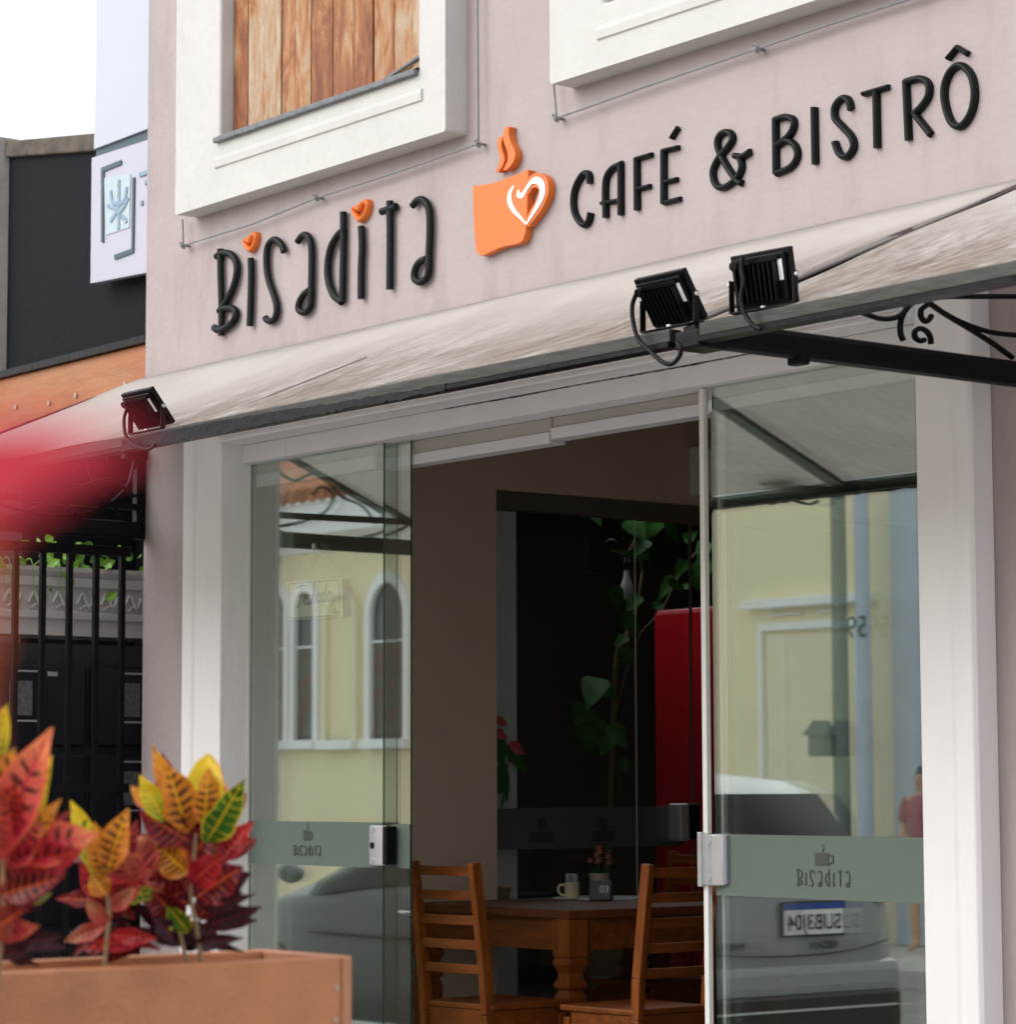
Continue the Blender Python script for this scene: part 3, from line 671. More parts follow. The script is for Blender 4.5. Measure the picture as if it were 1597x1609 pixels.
ribbon('heart_line', [(708, 1187), (780, 1070), (860, 930), (895, 820), (880, 725), (820, 683), (760, 712), (700, 800), (660, 857), (620, 850), (618, 790)], [.006, .014, .024, .03, .03, .026, .018, .014, .02, .022, .004], -.0385, -.0345, M['white_paint'], cup)

# small copies of the name on the frosted bands
def mini(par, ox, oz, wd, y):
    p0 = min(p.x for l in SIGNLINES for p in l); p1 = max(p.x for l in SIGNLINES for p in l); zc = sum(p.z for l in SIGNLINES for p in l)/sum(len(l) for l in SIGNLINES)
    k = wd/(p1-p0); mb = MB()
    for l in SIGNLINES:
        mb.tube([Vector((ox+(p.x-p0)*k, y, oz+(p.z-zc)*k*.95)) for p in l[::2]], .0032, 5)
    mb.box(ox+wd*.36, ox+wd*.62, y-.001, y+.001, oz+.042, oz+.085); mb.tube([(ox+wd*.50, y, oz+.088), (ox+wd*.53, y, oz+.1), (ox+wd*.5, y, oz+.112)], .003, 5)
    mb.tube([(ox+wd*.62, y, oz+.078), (ox+wd*.70, y, oz+.075), (ox+wd*.70, y, oz+.055), (ox+wd*.6, y, oz+.046)], .003, 5)
    return mb.build('film_logo', mat('film_logo_ink', (.05, .06, .05), .6, .1), par)
mini(fA, .35, 1.045, .20, -.0078); mini(fC, .40, 1.000, .25, -.0078)

# ------------------------------------------------------------------ wires round the upper windows
def wire(pts, label, pins):
    t = thing('anti_bird_wire', label, 'wire', group='wires round the upper windows')
    P = [ony(x, y, -.035) for x, y in pts]
    mb = MB(); mb.tube(P, .0045, 8); mb.build('wire', M['wire'], t, smooth=True)
    for x, y in pins:
        mb = MB()
        c = ony(x, y, -.035); mb.lathe([(.010, -.0), (.010, .008)], (c.x, -.048, c.z), 10, axis='y'); mb.tube([(c.x, .0, c.z), (c.x, -.05, c.z)], .006, 6)
        mb.tube(smoothp([(c.x-.012, -.04, c.z), (c.x, -.05, c.z+.014), (c.x+.014, -.04, c.z), (c.x, -.03, c.z-.014)], 4, True), .004, 5, closed=True)
        mb.build('pin', M['wire'], t, smooth=True)
wire([(287, 345), (288, 386), (400, 351), (498, 311), (620, 272), (752, 226), (751, 100), (750, -40)], 'thin grey wire on pins round the boarded left window', [(288, 386), (498, 311), (752, 226)])
wire([(870, 128), (875, 186), (1010, 138), (1190, 77), (1300, 40), (1420, 2), (1500, -25)], 'thin grey wire on pins under the right window', [(875, 186), (1190, 77)])

# ================================================================== AWNING
RZ, FZ, FY = 3.165, 2.555, -1.5
def canopy(x0, x1, label):
    t = thing('awning', label, 'awning', group='awnings over the entrance')
    nx, ny = 60, 14; v = []; f = []
    for i in range(nx+1):
        for j in range(ny+1):
            x = x0+(x1-x0)*i/nx; s_ = j/ny; y = -.012+(FY+.012)*s_
            span = [XL, -8.15, -5.62]; d = min(abs(x-a) for a in span); sag = .035*min(1, d/.9)
            z = RZ+(FZ-RZ)*s_ - sag*math.sin(math.pi*s_) + .010*math.sin(x*2.1+s_*3)*math.sin(math.pi*s_) + .008*noise.noise(Vector((x*1.5, s_*3, 1)))*(1 if 0 < j else .3)
            if j < 3: z += .012*(1-j/3)
            v.append((x, y, z))
    for i in range(nx):
        for j in range(ny):
            a = i*(ny+1)+j; f.append((a, a+1, a+ny+2, a+ny+1))
    mb = MB(); mb.add(v, f); o = mb.build('fabric', M['fabric'], t, smooth=True)
    sm = o.modifiers.new('solid', 'SOLIDIFY'); sm.thickness = .002; sm.offset = -1
    mb = MB(); mb.box(x0+.005, x1-.005, FY-.024, FY+.022, FZ-.045, FZ-.007); mb.build('front_beam', M['beam'], t, bevel=.004)
    mb = MB(); mb.box(x0+.005, x1-.005, FY-.03, FY+.024, FZ-.058, FZ-.046); mb.build('beam_lip', M['black_metal'], t)
    return t
aw = canopy(XL-.02, -5.68, 'long dirty off white awning over the glass entrance, left of the black bracket')
mb = MB(); mb.beam((-8.15, FY+.02, FZ-.03), (-8.15, -.03, RZ-.035), .035, .035); mb.build('rafter', M['black_metal'], aw)
mb = MB(); mb.beam((-8.15, FY+.03, FZ+.004), (-8.15, -.8, (RZ+FZ)/2-.018), .006, .004); mb.build('seam', mat('seam_tape', (.26, .24, .21), .7, .2), aw)
# tar like black joint strip on the left part of the beam
mb = MB(); random.seed(5); x = -8.62; P_ = []
while x < -6.7:
    top = FZ-.014-.022*max(0, min(1, (x+8.0)/1.0)) - .010*abs(noise.noise(Vector((x*16, 0, 0))))-.012*abs(noise.noise(Vector((x*5, 3, 0))))
    P_.append((x, top, FZ-.058-.010*abs(noise.noise(Vector((x*22, 7, 0))))-.008*abs(noise.noise(Vector((x*6, 9, 0)))))); x += .012
v = []
for x_, t_, b_ in P_: v += [(x_, FY-.0245, t_), (x_, FY-.031, t_-.003), (x_, FY-.032, b_), (x_, FY-.02, b_)]
f = [(i*4+k, i*4+(k+1) % 4, i*4+4+(k+1) % 4, i*4+4+k) for i in range(len(P_)-1) for k in range(4)]+[(0, 1, 2, 3), tuple(range(4*len(P_)-4, 4*len(P_)))]
mb.add(v, f); mb.build('tar_patch', M['black_metal'], aw, smooth=60)
aw2 = canopy(-5.57, -3.2, 'shorter off white awning on the right of the black bracket')

# brackets in the plane at right angles to the wall
def onbx(X, pts): return [onx(a, b, X) for a, b in pts]
def bracket(X, label, art, low):
    t = thing('awning_bracket', label, 'bracket', group='wrought iron awning brackets')
    zb = low
    mb = MB(); mb.beam((X, FY+.01, zb), (X, -.0, zb), .05, .078); mb.build('lower_bar', M['black_metal'], t, bevel=.018)
    mb = MB(); mb.beam((X, FY+.01, FZ-.012), (X, -.0, RZ-.002), .045, .03); mb.build('rafter', M['black_metal'], t, bevel=.004)
    mb = MB(); mb.box(X-.02, X+.02, -.05, -.004, zb-.04, RZ-.02); mb.build('wall_bar', M['black_metal'], t, bevel=.003)
    mb = MB()
    for a in art: mb.tube(smoothp(a, 8), .008, 8, squash=(1.3, 1, 1))
    mb.build('scrollwork', M['black_metal'], t, smooth=True)
    return t
XB = -5.62
def kz(pts, k=8.107, ox=1400, oy=440): return [onx(ox+a/k, oy+b/k, XB) for a, b in pts]
art = [kz([(-450, 390), (-330, 430), (-150, 490), (20, 490), (150, 430), (230, 300), (255, 190), (260, 100)]),
       kz([(160, 770), (125, 680), (130, 520), (200, 370), (320, 270), (450, 235), (700, 215), (1000, 212), (1597, 212), (1900, 205)]),
       kz([(440, 165), (540, 210), (680, 210), (760, 160), (820, 90), (850, -20)]),
       kz([(440, 250), (640, 400), (900, 540), (1250, 660), (1597, 705), (1900, 720)]),
       kz([(440, 260), (700, 440), (1000, 620), (1300, 810), (1550, 990)]),
       kz([(520, 455), (480, 515), (430, 525), (385, 460), (390, 380), (450, 330), (490, 300)]),
       kz([(430, 765), (370, 775), (310, 730), (310, 660), (370, 620), (450, 650), (500, 720), (515, 820)])]
br = bracket(XB, 'black iron bracket with scrolls right of the paired floodlights', art, 2.532)
mb = MB()
pz = 2.532
mb.beam((XB-.03, FY+.02, FZ-.03), (XB+.02, FY+.02, pz), .05, .05); mb.beam((XB, FY-.02, FZ-.045), (XB, FY+.09, FZ-.045), .10, .05)
mb.box(XB-.028, XB+.028, -1.12, -1.08, pz-.055, pz-.03); mb.build_each('joint_plate', M['black_metal'], br, bevel=.006)
XG = -11.05
art = [[(XG, y, z) for y, z in p] for p in (
 [(-.05, 2.80), (-.10, 2.66), (-.26, 2.55), (-.5, 2.52), (-.75, 2.56), (-.9, 2.62), (-.95, 2.7), (-.88, 2.74), (-.83, 2.70)],
 [(-.05, 2.50), (-.12, 2.54), (-.2, 2.62), (-.28, 2.72), (-.30, 2.85), (-.22, 2.90), (-.17, 2.84), (-.20, 2.79)],
 [(-.05, 2.63), (-.18, 2.7), (-.35, 2.66), (-.44, 2.72), (-.42, 2.80), (-.35, 2.80), (-.34, 2.75)],
 [(-.3, 2.50), (-.45, 2.58), (-.7, 2.50), (-1.0, 2.5), (-1.2, 2.53), (-1.35, 2.6), (-1.3, 2.66), (-1.24, 2.62)],
 [(-.6, 2.93), (-.62, 2.82), (-.72, 2.76), (-.85, 2.80), (-1.0, 2.70), (-1.12, 2.66), (-1.2, 2.58)])]
brL = bracket(XG, 'black iron bracket with scrolls at the left end of the awning', art, 2.475)
mb = MB(); mb.beam((XG, -1.4, 2.60), (XG, -.02, 2.58), .02, .03); mb.box(XG-.01, XG+.03, -.12, -.0, 2.80, 2.85); mb.build('cross_bar', M['black_metal'], brL)

# ------------------------------------------------------------------ floodlights
def flood():
    t = thing('floodlight', 'x', 'floodlight', group='floodlights on the awning beam')
    W_, H_ = .205, .150
    hd = bpy.data.objects.new('lamp_head', None)
    mb = MB(); mb.box(-W_/2, W_/2, -.002, .016, -H_/2, H_/2)
    mb.prism([(-W_/2+.012, -H_/2+.012), (W_/2-.012, -H_/2+.012), (W_/2-.012, H_/2-.012), (-W_/2+.012, H_/2-.012)], 'y', -.014, -.002)
    head = mb.build('lamp_head', M['black_metal'], t, bevel=.003)
    mb = MB()
    for i in range(9): mb.box(-.068+i*.0165, -.0645+i*.0165, -.034, -.0145, -H_/2+.016, H_/2-.034)
    mb.box(-.075, .075, -.022, -.0145, H_/2-.03, H_/2-.02)
    mb.build('fin', M['black_metal'], head)
    mb = MB(); mb.lathe([(.013, 0), (.013, .016), (.008, .018)], (-.07, -.034, H_/2-.03), 12, axis='y'); mb.build('gland', M['black_metal'], head, smooth=True)
    mb = MB(); mb.box(.070, .084, -.0165, -.0155, -.01, H_/2-.03); mb.build('rating_sticker', M['paper'], head)
    mb = MB(); mb.box(-W_/2+.008, W_/2-.008, .0162, .018, -H_/2+.008, H_/2-.008); mb.build('lens', mat('floodlight_lens', (.5, .5, .48), .1, .05), head)
    head.location = (0, 0, .080)
    mb = MB(); w2 = W_/2+.008
    for s_ in (-1, 1): mb.box(s_*w2-.0015, s_*w2+.0015, -.010, .010, .0, .090)
    mb.box(-w2, w2, -.012, .012, 0, .003); mb.build('stirrup', M['black_metal'], t)
    mb = MB()
    for s_ in (-1, 1): mb.lathe([(.007, 0), (.007, .010)], (s_*w2 - (.010 if s_ < 0 else 0), 0, .080), 10, axis='x')
    mb.lathe([(.008, 0.003), (.008, .009)], (0, 0, 0), 10); mb.build_each('bolt', M['silver'], t)
    return t, head
f1, head = flood()
def place(t, px, py, tilt, label, cable, rz=0):
    p = ony(px, py, FY); t.location = (p.x, FY, FZ+.0); t.rotation_euler = (0, 0, rz); t['label'] = label
    hd = [c for c in t.children if c.name.startswith('lamp_head')][0]; hd.rotation_euler = (-tilt, 0, 0)
    # rotate about x so that the top leans to the street
    hd.rotation_euler = (tilt, 0, 0)
    mb = MB(); mb.tube(smoothp([Vector(q)-Vector(t.location) for q in cable], 8), .0065, 8)
    c = mb.build('cable', M['black_metal'], t, smooth=True); return t
def cab(pts, Y): return [ony(a, b, Y) for a, b in pts]
heads = []
place(f1, 1052, 518, R(32), 'black floodlight leaning back on the beam, left of the bracket joint', cab([(1000, 462), (994, 480), (995, 505), (1003, 532), (1020, 550), (1040, 568), (1056, 572), (1068, 560), (1070, 547), (1064, 538)], FY-.05))
f2 = dup(f1, (0, 0, 0), 0, 'y'); [bpy.data.objects.remove(c) for c in list(f2.children) if c.name.startswith('cable')]
place(f2, 1200, 485, R(10), 'black upright floodlight on the beam, right of the bracket joint', cab([(1166, 405), (1165, 425), (1168, 445), (1164, 470), (1170, 495), (1182, 512), (1192, 518)], FY-.05), R(6))
f3 = dup(f1, (0, 0, 0), 0, 'z'); [bpy.data.objects.remove(c) for c in list(f3.children) if c.name.startswith('cable')]
place(f3, 230, 697, R(38), 'black floodlight at the far left of the awning beam behind the red blur', cab([(200, 640), (195, 660), (198, 685), (212, 700), (232, 706), (244, 700)], FY-.05))

# ================================================================== NEIGHBOUR ON THE LEFT
nb = thing('neighbour_building', 'dark charcoal building on the left with an orange wooden fascia', 'building')
mb = MB()
a, b = ony(15, 226, .16), ony(160, 224, .16)
pts = [(a.x-0, 3.2), (-11.06, 3.2), (-11.06, b.z+.0), (b.x, b.z), (a.x, a.z)]
mb.prism([(a.x-.0, 3.12), (-11.06, 3.12), (-11.06, b.z+.12), (b.x, b.z), (a.x, a.z)], 'y', .16, .4)
mb.build('wall', M['dark_wall'], nb)
mb = MB(); mb.prism([(a.x-.0, a.z-.075), (b.x+.1, b.z-.06), (b.x+.1, b.z+.03), (a.x-.0, a.z+.01)], 'y', .13, .42); mb.build('wall_cap', M['cap'], nb, bevel=.01)
c0, c1 = ony(-2, 226, .14), ony(14, 600, .14)
mb = MB(); mb.box(a.x-.25, a.x-.005, .10, .45, .0, a.z+.03); mb.build('corner_pillar', M['concrete'], nb)
p0, p1 = ony(228, 544, .06), ony(228, 614, .06)
mb = MB(); mb.box(-14.5, -11.06, .03, .09, p1.z-.06, p0.z); fa = mb.build('fascia', M['fascia'], nb, bevel=.004)
mb = MB(); mb.box(-14.5, -11.06, .0, .11, p0.z+.002, p0.z+.035); mb.build('fascia_trim', M['black_metal'], nb)
mb = MB()
for px, py in ((78, 634), (26, 640), (198, 604), (225, 600), (120, 622)):
    q = ony(px, py, .03); mb.lathe([(.013, 0), (.011, .006)], (q.x, .022, q.z), 10, axis='y')
mb.build_each('screw', M['steel'], fa)
mb = MB(); mb.box(-16, -11.06, .75, .85, -.0, 3.3); mb.box(-14.5, -11.06, .1, .5, p1.z+.05, p1.z+.1); mb.box(-14.5, -12.4, .1, .74, 0, 3.2)
mb.build('recess_wall', M['dark_wall'], nb)

bn = thing('wall_banner', 'tall pale sign panel with a bracketed plant emblem beside the pink wall', 'sign')
q0, q1, q2 = ony(148, 446, .08), ony(236, 420, .08), ony(150, 243, .08)
q3 = ony(236, 204, .08)
mb = MB(); mb.box(q0.x, -11.055, .06, .10, 3.9, 4.0)
mb = MB(); mb.prism([(q0.x, q0.z), (q1.x+.05, q1.z-.03), (q1.x+.05, q3.z-.055), (q2.x, q2.z-.02)], 'y', .06, .1); mb.build('lower_panel', M['banner2'], bn)
mb = MB(); mb.prism([(q2.x+.02, q2.z+.02), (q3.x+.05, q3.z+.0), (q3.x+.05, 7.2), (q2.x+.06, 7.2)], 'y', .06, .1); mb.build('upper_panel', M['banner'], bn)
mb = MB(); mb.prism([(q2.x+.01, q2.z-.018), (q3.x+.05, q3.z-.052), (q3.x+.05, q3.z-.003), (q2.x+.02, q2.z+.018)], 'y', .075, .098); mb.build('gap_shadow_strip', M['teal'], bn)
def bpts(l): return [ony(150+(a-485)/3.2175+.0, b/3.2175, .055) for a, b in l]
mb = MB()
def poly(l, y0=.052, y1=.058, mm=mb):
    p = bpts(l); mm.prism([(q.x, q.z) for q in p], 'y', y0, y1)
poly([(515, 1225), (515, 850), (615, 810), (617, 832), (528, 868), (526, 1228)]); poly([(673, 900), (684, 897), (678, 1278), (583, 1314), (580, 1290), (668, 1258)])
mb.build('bracket_mark', M['teal'], bn)
mb = MB(); poly([(527, 900), (660, 880), (655, 1150), (535, 1190)], .056, .059, mb); mb.build('emblem_panel', M['pale_mint'], bn)
mb = MB()
for l in ([(600, 1160), (601, 1040), (602, 910)], [(560, 965), (570, 1020), (600, 1030), (630, 1010), (642, 945)], [(545, 1040), (570, 1050), (600, 1060)], [(600, 1075), (625, 1050), (650, 1000)], [(560, 1120), (585, 1080), (600, 1070)], [(610, 1090), (635, 1110), (640, 1125)]):
    mb.tube(smoothp([ony(150+(a-485)/3.2175, b/3.2175, .053) for a, b in l], 5), .012, 6, squash=(1, .2, 1))
mb.build('emblem', M['paleblue'], bn)
mb = MB()
for x, y, l in ((708, 885, 45), (735, 925, 20), (712, 1030, 12)):
    p = ony(150+(x-485)/3.2175, y/3.2175, .055); p_ = ony(150+(x+l-485)/3.2175, (y-l*.35)/3.2175, .055); mb.beam(p, p_, .006, .02)
mb.build_each('small_print', M['paleblue'], bn)

# gate and meter cabinet under the bracket
XT = -11.14
gate = thing('bar_gate', 'black iron bar gate under the left end of the awning', 'gate')
GY = -.70; gz = onx(150, 862, XT).z; gz2 = onx(150, 1238, XT).z
mb = MB(); mb.box(XT-.015, XT+.015, GY, -.02, gz-.03, gz+.015); mb.box(XT-.015, XT+.015, GY, -.02, gz2-.02, gz2+.02); mb.box(XT-.015, XT+.015, GY, -.02, .08, .12); mb.build_each('rail', M['black_metal'], gate, bevel=.003)
ys = [onx(px, 1000, XT).y for px in (191, 149, 108, 64, 23)]; stp = (ys[0]-ys[-1])/4
mb = MB()
for i in range(5):
    y = ys[0]-stp*i; mb.box(XT-.013, XT+.013, y-.013, y+.013, .06, gz-.01)
mb.build_each('bar', M['black_metal'], gate, bevel=.002)
XM = -11.75
tr = thing('flower_trough', 'white ornate moulded trough of green creepers behind the gate', 'planter')
pa, pb = onx(28, 888, XM), onx(150, 1000, XM)
z1_, z0_ = pa.z, pb.z
mb = MB()
pr = [(XM-.28, z0_), (XM-.02, z0_), (XM-.02, z0_+.07), (XM, z0_+.08), (XM-.0, z0_+.11), (XM-.015, z0_+.12), (XM-.01, z1_-.10), (XM+.012, z1_-.09), (XM+.015, z1_-.05), (XM-.005, z1_-.045), (XM+.02, z1_-.02), (XM+.02, z1_), (XM-.02, z1_), (XM-.02, z1_-.03), (XM-.28, z1_-.03)]
v = [(x, -1.0, z) for x, z in pr]+[(x, .70, z) for x, z in pr]; n = len(pr)
mb.add(v, [tuple(range(n)), tuple(range(n, 2*n))[::-1]]+[(i, (i+1) % n, n+(i+1) % n, n+i) for i in range(n)]); to = mb.build('trough', M['ornate'], tr, smooth=30)
mb = MB(); zc = (z0_+.12+z1_-.10)/2
for i in range(12):
    y = .62-i*.13
    mb.tube(smoothp([(XM-.006, y-.045, zc-.02), (XM-.002, y-.02, zc+.03), (XM-.002, y+.0, zc), (XM-.002, y+.02, zc-.03), (XM-.006, y+.045, zc+.02)], 5), [.010]*21, 6)
    mb.tube(smoothp([(XM-.006, y-.03, zc-.045), (XM-.002, y, zc-.025), (XM-.006, y+.03, zc-.045)], 5), .006, 6)
mb.build('relief', M['ornate'], to, smooth=True)
mb = MB(); mb.box(XM-.25, XM-.03, -.84, -.66, z0_-.09, z0_-.001); mb.build('foot', M['ornate'], tr, bevel=.01)
def leaf(mb, base, tip, wid, nrm, mi=0, curl=.15, nx=6, ny=12, wave=.02, round_=1.0, fold=.25):
    base, tip = Vector(base), Vector(tip); d = tip-base; Ln = d.length; d.normalize(); nrm = Vector(nrm); nrm = (nrm-d*nrm.dot(d)).normalized(); s_ = d.cross(nrm)
    v, uv, f = [], [], []
    ph = random.uniform(0, 6)
    for j in range(ny+1):
        t = j/ny; wd = wid/2*(math.sin(math.pi*min(1, t**(.85*round_)))**.8)*(1-t*.999)**.12*(1+.05*math.sin(t*17+ph)) if 0 < t < 1 else .0015
        wd = max(wd, .0012)
        for i in range(nx+1):
            q = i/nx*2-1
            h = abs(q)*wd*fold + wave*wid*math.sin(t*14+ph+q*2)*abs(q) - curl*Ln*(t*t)
            v.append(base+d*(Ln*t)+s_*(q*wd)+nrm*h); uv.append((i/nx, t))
    for j in range(ny):
        for i in range(nx): a_ = j*(nx+1)+i; f.append((a_, a_+1, a_+nx+2, a_+nx+1))
    mb.add(v, f, mi, uv)
mb = MB(); random.seed(11)
for i in range(130):
    y = random.uniform(-.98, .66); h = random.choice((-1, 1, 1)); x = XM+random.uniform(-.15, .04)
    if h < 0 and (y > -.6): h = 1 if random.random() < .7 else -1
    if -.38 < y < -.28: continue
    z = z1_+random.uniform(0, .13) if h > 0 else z1_-random.uniform(0, .22); x = x if h > 0 else XM+.04
    b_ = Vector((x, y, z)); leaf(mb, b_, b_+Vector((random.uniform(.0, .05), random.uniform(-.06, .06), random.uniform(-.05, .05))), .05, (1, random.uniform(-.5, .5), .5), nx=2, ny=5)
for i in range(8):
    y = random.uniform(-.95, .6); mb.tube(smoothp([(XM-.1, y, z1_-.03), (XM+.03, y+.02, z1_+.03), (XM+.05, y+.03, z1_-.2*random.random())], 4), .003, 4)
mb.build('creeper', M['green_light'], tr)
cb = thing('meter_cabinet', 'black cabinet with smoked electricity meter boxes behind the gate', 'meter cabinet')
ct = onx(100, 1012, XM).z
mb = MB(); mb.box(XM-.3, XM+.0, -1.0, .72, .0, ct); mb.build('cabinet', M['cab'], cb, bevel=.004)
for i, (ya, yb) in enumerate(((.12, .66), (-.46, .08), (-.98, -.5))):
    for k in range(3):
        zt = ct-.10-k*.42
        mb = MB(); mb.box(XM+.001, XM+.05, ya, yb, zt-.38, zt); o = mb.build('meter_box', M['navy_box'], cb, bevel=.01)
        mb = MB(); y_ = (ya+yb)/2; mb.box(XM+.051, XM+.053, y_-.14, y_-.02, zt-.24, zt-.08); mb.build('notice', mat('printed_notice', (.16, .16, .17), .5, .5, 40), o)
        mb = MB(); c_ = (y_-.01)
        for a_ in ((c_-.12, c_-.11, zt-.27, zt-.03), (c_+.04, c_+.05, zt-.27, zt-.03), (c_-.11, c_+.04, zt-.27, zt-.262), (c_-.11, c_+.04, zt-.038, zt-.03)): mb.box(XM+.054, XM+.057, *a_)
        if k == 0: mb.box(XM+.051, XM+.056, c_+.07, c_+.12, zt-.055, zt-.035)
        mb.build('white_frame', mat('frame_sticker', (.45, .45, .46), .5, .03), o)

# ================================================================== INTERIOR THINGS
# inner glass door of the back room
idr = thing('inner_glass_door', 'dark inner glass door with a frosted band seen through the entrance', 'door')
for n_, (ya, yb, dx) in enumerate(((1.385, 2.27, 0), (1.59, 2.62, -.04), (2.66, 3.6, 0))):
    mb = MB(); mb.box(X0-.06+dx-.004, X0-.06+dx+.004, ya, yb, FL+.01, OZ-.08); g = mb.build('glass_panel', [M['glass_in'], M['alu']], idr)
    for p in g.data.polygons:
        if abs(p.normal.y) > .9: p.material_index = 1 if n_ == 0 else 0
    if n_ < 2:
        mb = MB(); mb.box(X0-.054+dx, X0-.052+dx, (ya if n_ == 0 else 2.28), yb-.02, 1.02, 1.21)
        fb = mb.build('film_band', mat('dark_film', (.075, .085, .095), .4, .05), g)
        if n_ == 0:
            mb = MB()
            for yy in (1.62, 1.99):
                mb.box(X0-.051, X0-.0505, yy-.01, yy+.13, 1.05, 1.10); mb.box(X0-.051, X0-.0505, yy+.035, yy+.085, 1.105, 1.16)
            mb.build('film_logo', mat('dark_film_logo', (.035, .038, .045), .5, .05), fb)
mb = MB(); mb.box(X0-.12, X0-.02, OY0+.002, 3.6, OZ-.085, OZ-.002); mb.box(X0-.07, X0-.055, 2.622, 2.636, FL, OZ-.085); mb.box(X0-.10, X0-.03, OY0+.002, OY0+.012, FL, OZ-.085)
mb.build('frame', mat('brown_frame', (.10, .085, .075), .5, .08), idr, bevel=.003)
mb = MB(); mb.box(X0-.10, X0-.0, 2.50, 2.56, 1.045, 1.225); mb.build('handle', M['silver'], idr, bevel=.012)
mb = MB(); mb.box(X0-.08, X0+.012, 2.561, 2.615, 1.055, 1.225); mb.build('lock_body', M['black_metal'], idr, bevel=.005)

# tall red cabinet
ra = ony(1030, 955, 3.9); rb = None
xr = ra.x; xe = xr+.62
mb = MB(); rc = thing('red_cabinet', 'tall glossy red fridge cabinet standing in the dark back room', 'cabinet')
ye = onx(1197, 1100, xe).y
mb.box(xr, xe, 3.9, max(4.2, ye), FL+.03, 2.30); rbody = mb.build('body', M['red_cab'], rc, bevel=.012)
mb = MB(); mb.box(xr+.01, xe-.01, 3.885, 3.899, FL+.12, 2.28); mb.build('door', M['red_cab'], rc, bevel=.004)
mb = MB(); mb.box(xr+.02, xe-.02, 3.92, 4.1, FL, FL+.03); mb.build('plinth', M['car_black'], rc)

# air curtain above the opening
ac = thing('air_conditioner', 'white wall air conditioner above the inner opening', 'air conditioner')
mb = MB(); pr = [(X0+.0, 2.715), (X0+.17, 2.72), (X0+.215, 2.76), (X0+.22, 2.86), (X0+.19, 2.93), (X0+.10, 2.965), (X0, 2.965)]
ay = onx(1084, 750, X0+.2).y+.17; v = [(x, ay, z) for x, z in pr]+[(x, ay+1.0, z) for x, z in pr]; n = len(pr)
mb.add(v, [tuple(range(n)), tuple(range(n, 2*n))[::-1]]+[(i, (i+1) % n, n+(i+1) % n, n+i) for i in range(n)]); mb.build('case', M['ac'], ac, bevel=.012, smooth=40)
mb = MB()
for i in range(14): mb.box(X0+.2225-.001*i, X0+.226-.001*i, ay+.10, ay+.96, 2.765+i*.0085, 2.768+i*.0085)
mb.build('grille', M['grille'], ac)

for i, (px, py) in enumerate(((1177, 719), (1378, 735))):
    p = onz(px, py, 3.1)
    if p.y < 6.3 and p.x > X0 and p.x < -5.4:
        t = thing('ceiling_spot', ('nearer', 'farther')[i % 2]+' small warm ceiling spot inside the cafe', 'ceiling lamp', (p.x, p.y, 3.118), group='ceiling spots')
        mb = MB(); mb.lathe([(.05, -.012), (.05, 0)], n=20); mb.build('rim', M['ac'], t)
        mb = MB(); mb.lathe([(.03, -.016), (.03, -.0125)], n=16); mb.build('bulb', emis('warm_bulb', (1, .72, .4), 6), t)

# table
TX0, TX1, TY0, TY1, TZ = -10.14, -9.035, .843, 2.15, .80
tb = thing('dining_table', 'dark varnished wooden dining table just inside the glass doors', 'table', (TX0, TY0, FL))
ta = MB(); ta.box(0, TX1-TX0, 0, TY1-TY0, TZ-FL-.038, TZ-FL); ta.build('tabletop', M['tabletop'], tb, bevel=.006)
ta = MB(); e = .06; w_, d_ = TX1-TX0, TY1-TY0
for bx in ((e, w_-e, .035, .06), (e, w_-e, d_-.06, d_-.035), (.035, .06, e, d_-e), (w_-.06, w_-.035, e, d_-e)): ta.box(bx[0], bx[1], bx[2], bx[3], TZ-FL-.17, TZ-FL-.039)
ta.build('apron', M['wood_h'], tb, bevel=.003)
Ht = TZ-FL-.039
prof = [(.052, 0), (.052, .30), (.042, .315), (.052, .33), (.058, .345), (.050, .40), (.042, .44), (.050, .455), (.058, .47), (.058, Ht)]
prof = [(.048, 0), (.055, .40), (.042, .43), (.058, .44), (.058, .455), (.045, .475), (.043, .50), (.060, .535), (.060, .55), (.052, .56), (.060, .57), (.060, Ht)]
for lx, ly in ((.055, .055), (w_-.055, .055), (.055, d_-.055), (w_-.055, d_-.055)):
    ta = MB(); ta.lathe([(r*1.24, z) for r, z in prof], (lx, ly, 0), 4); ta.build('leg', M['wood'], tb, bevel=.004)

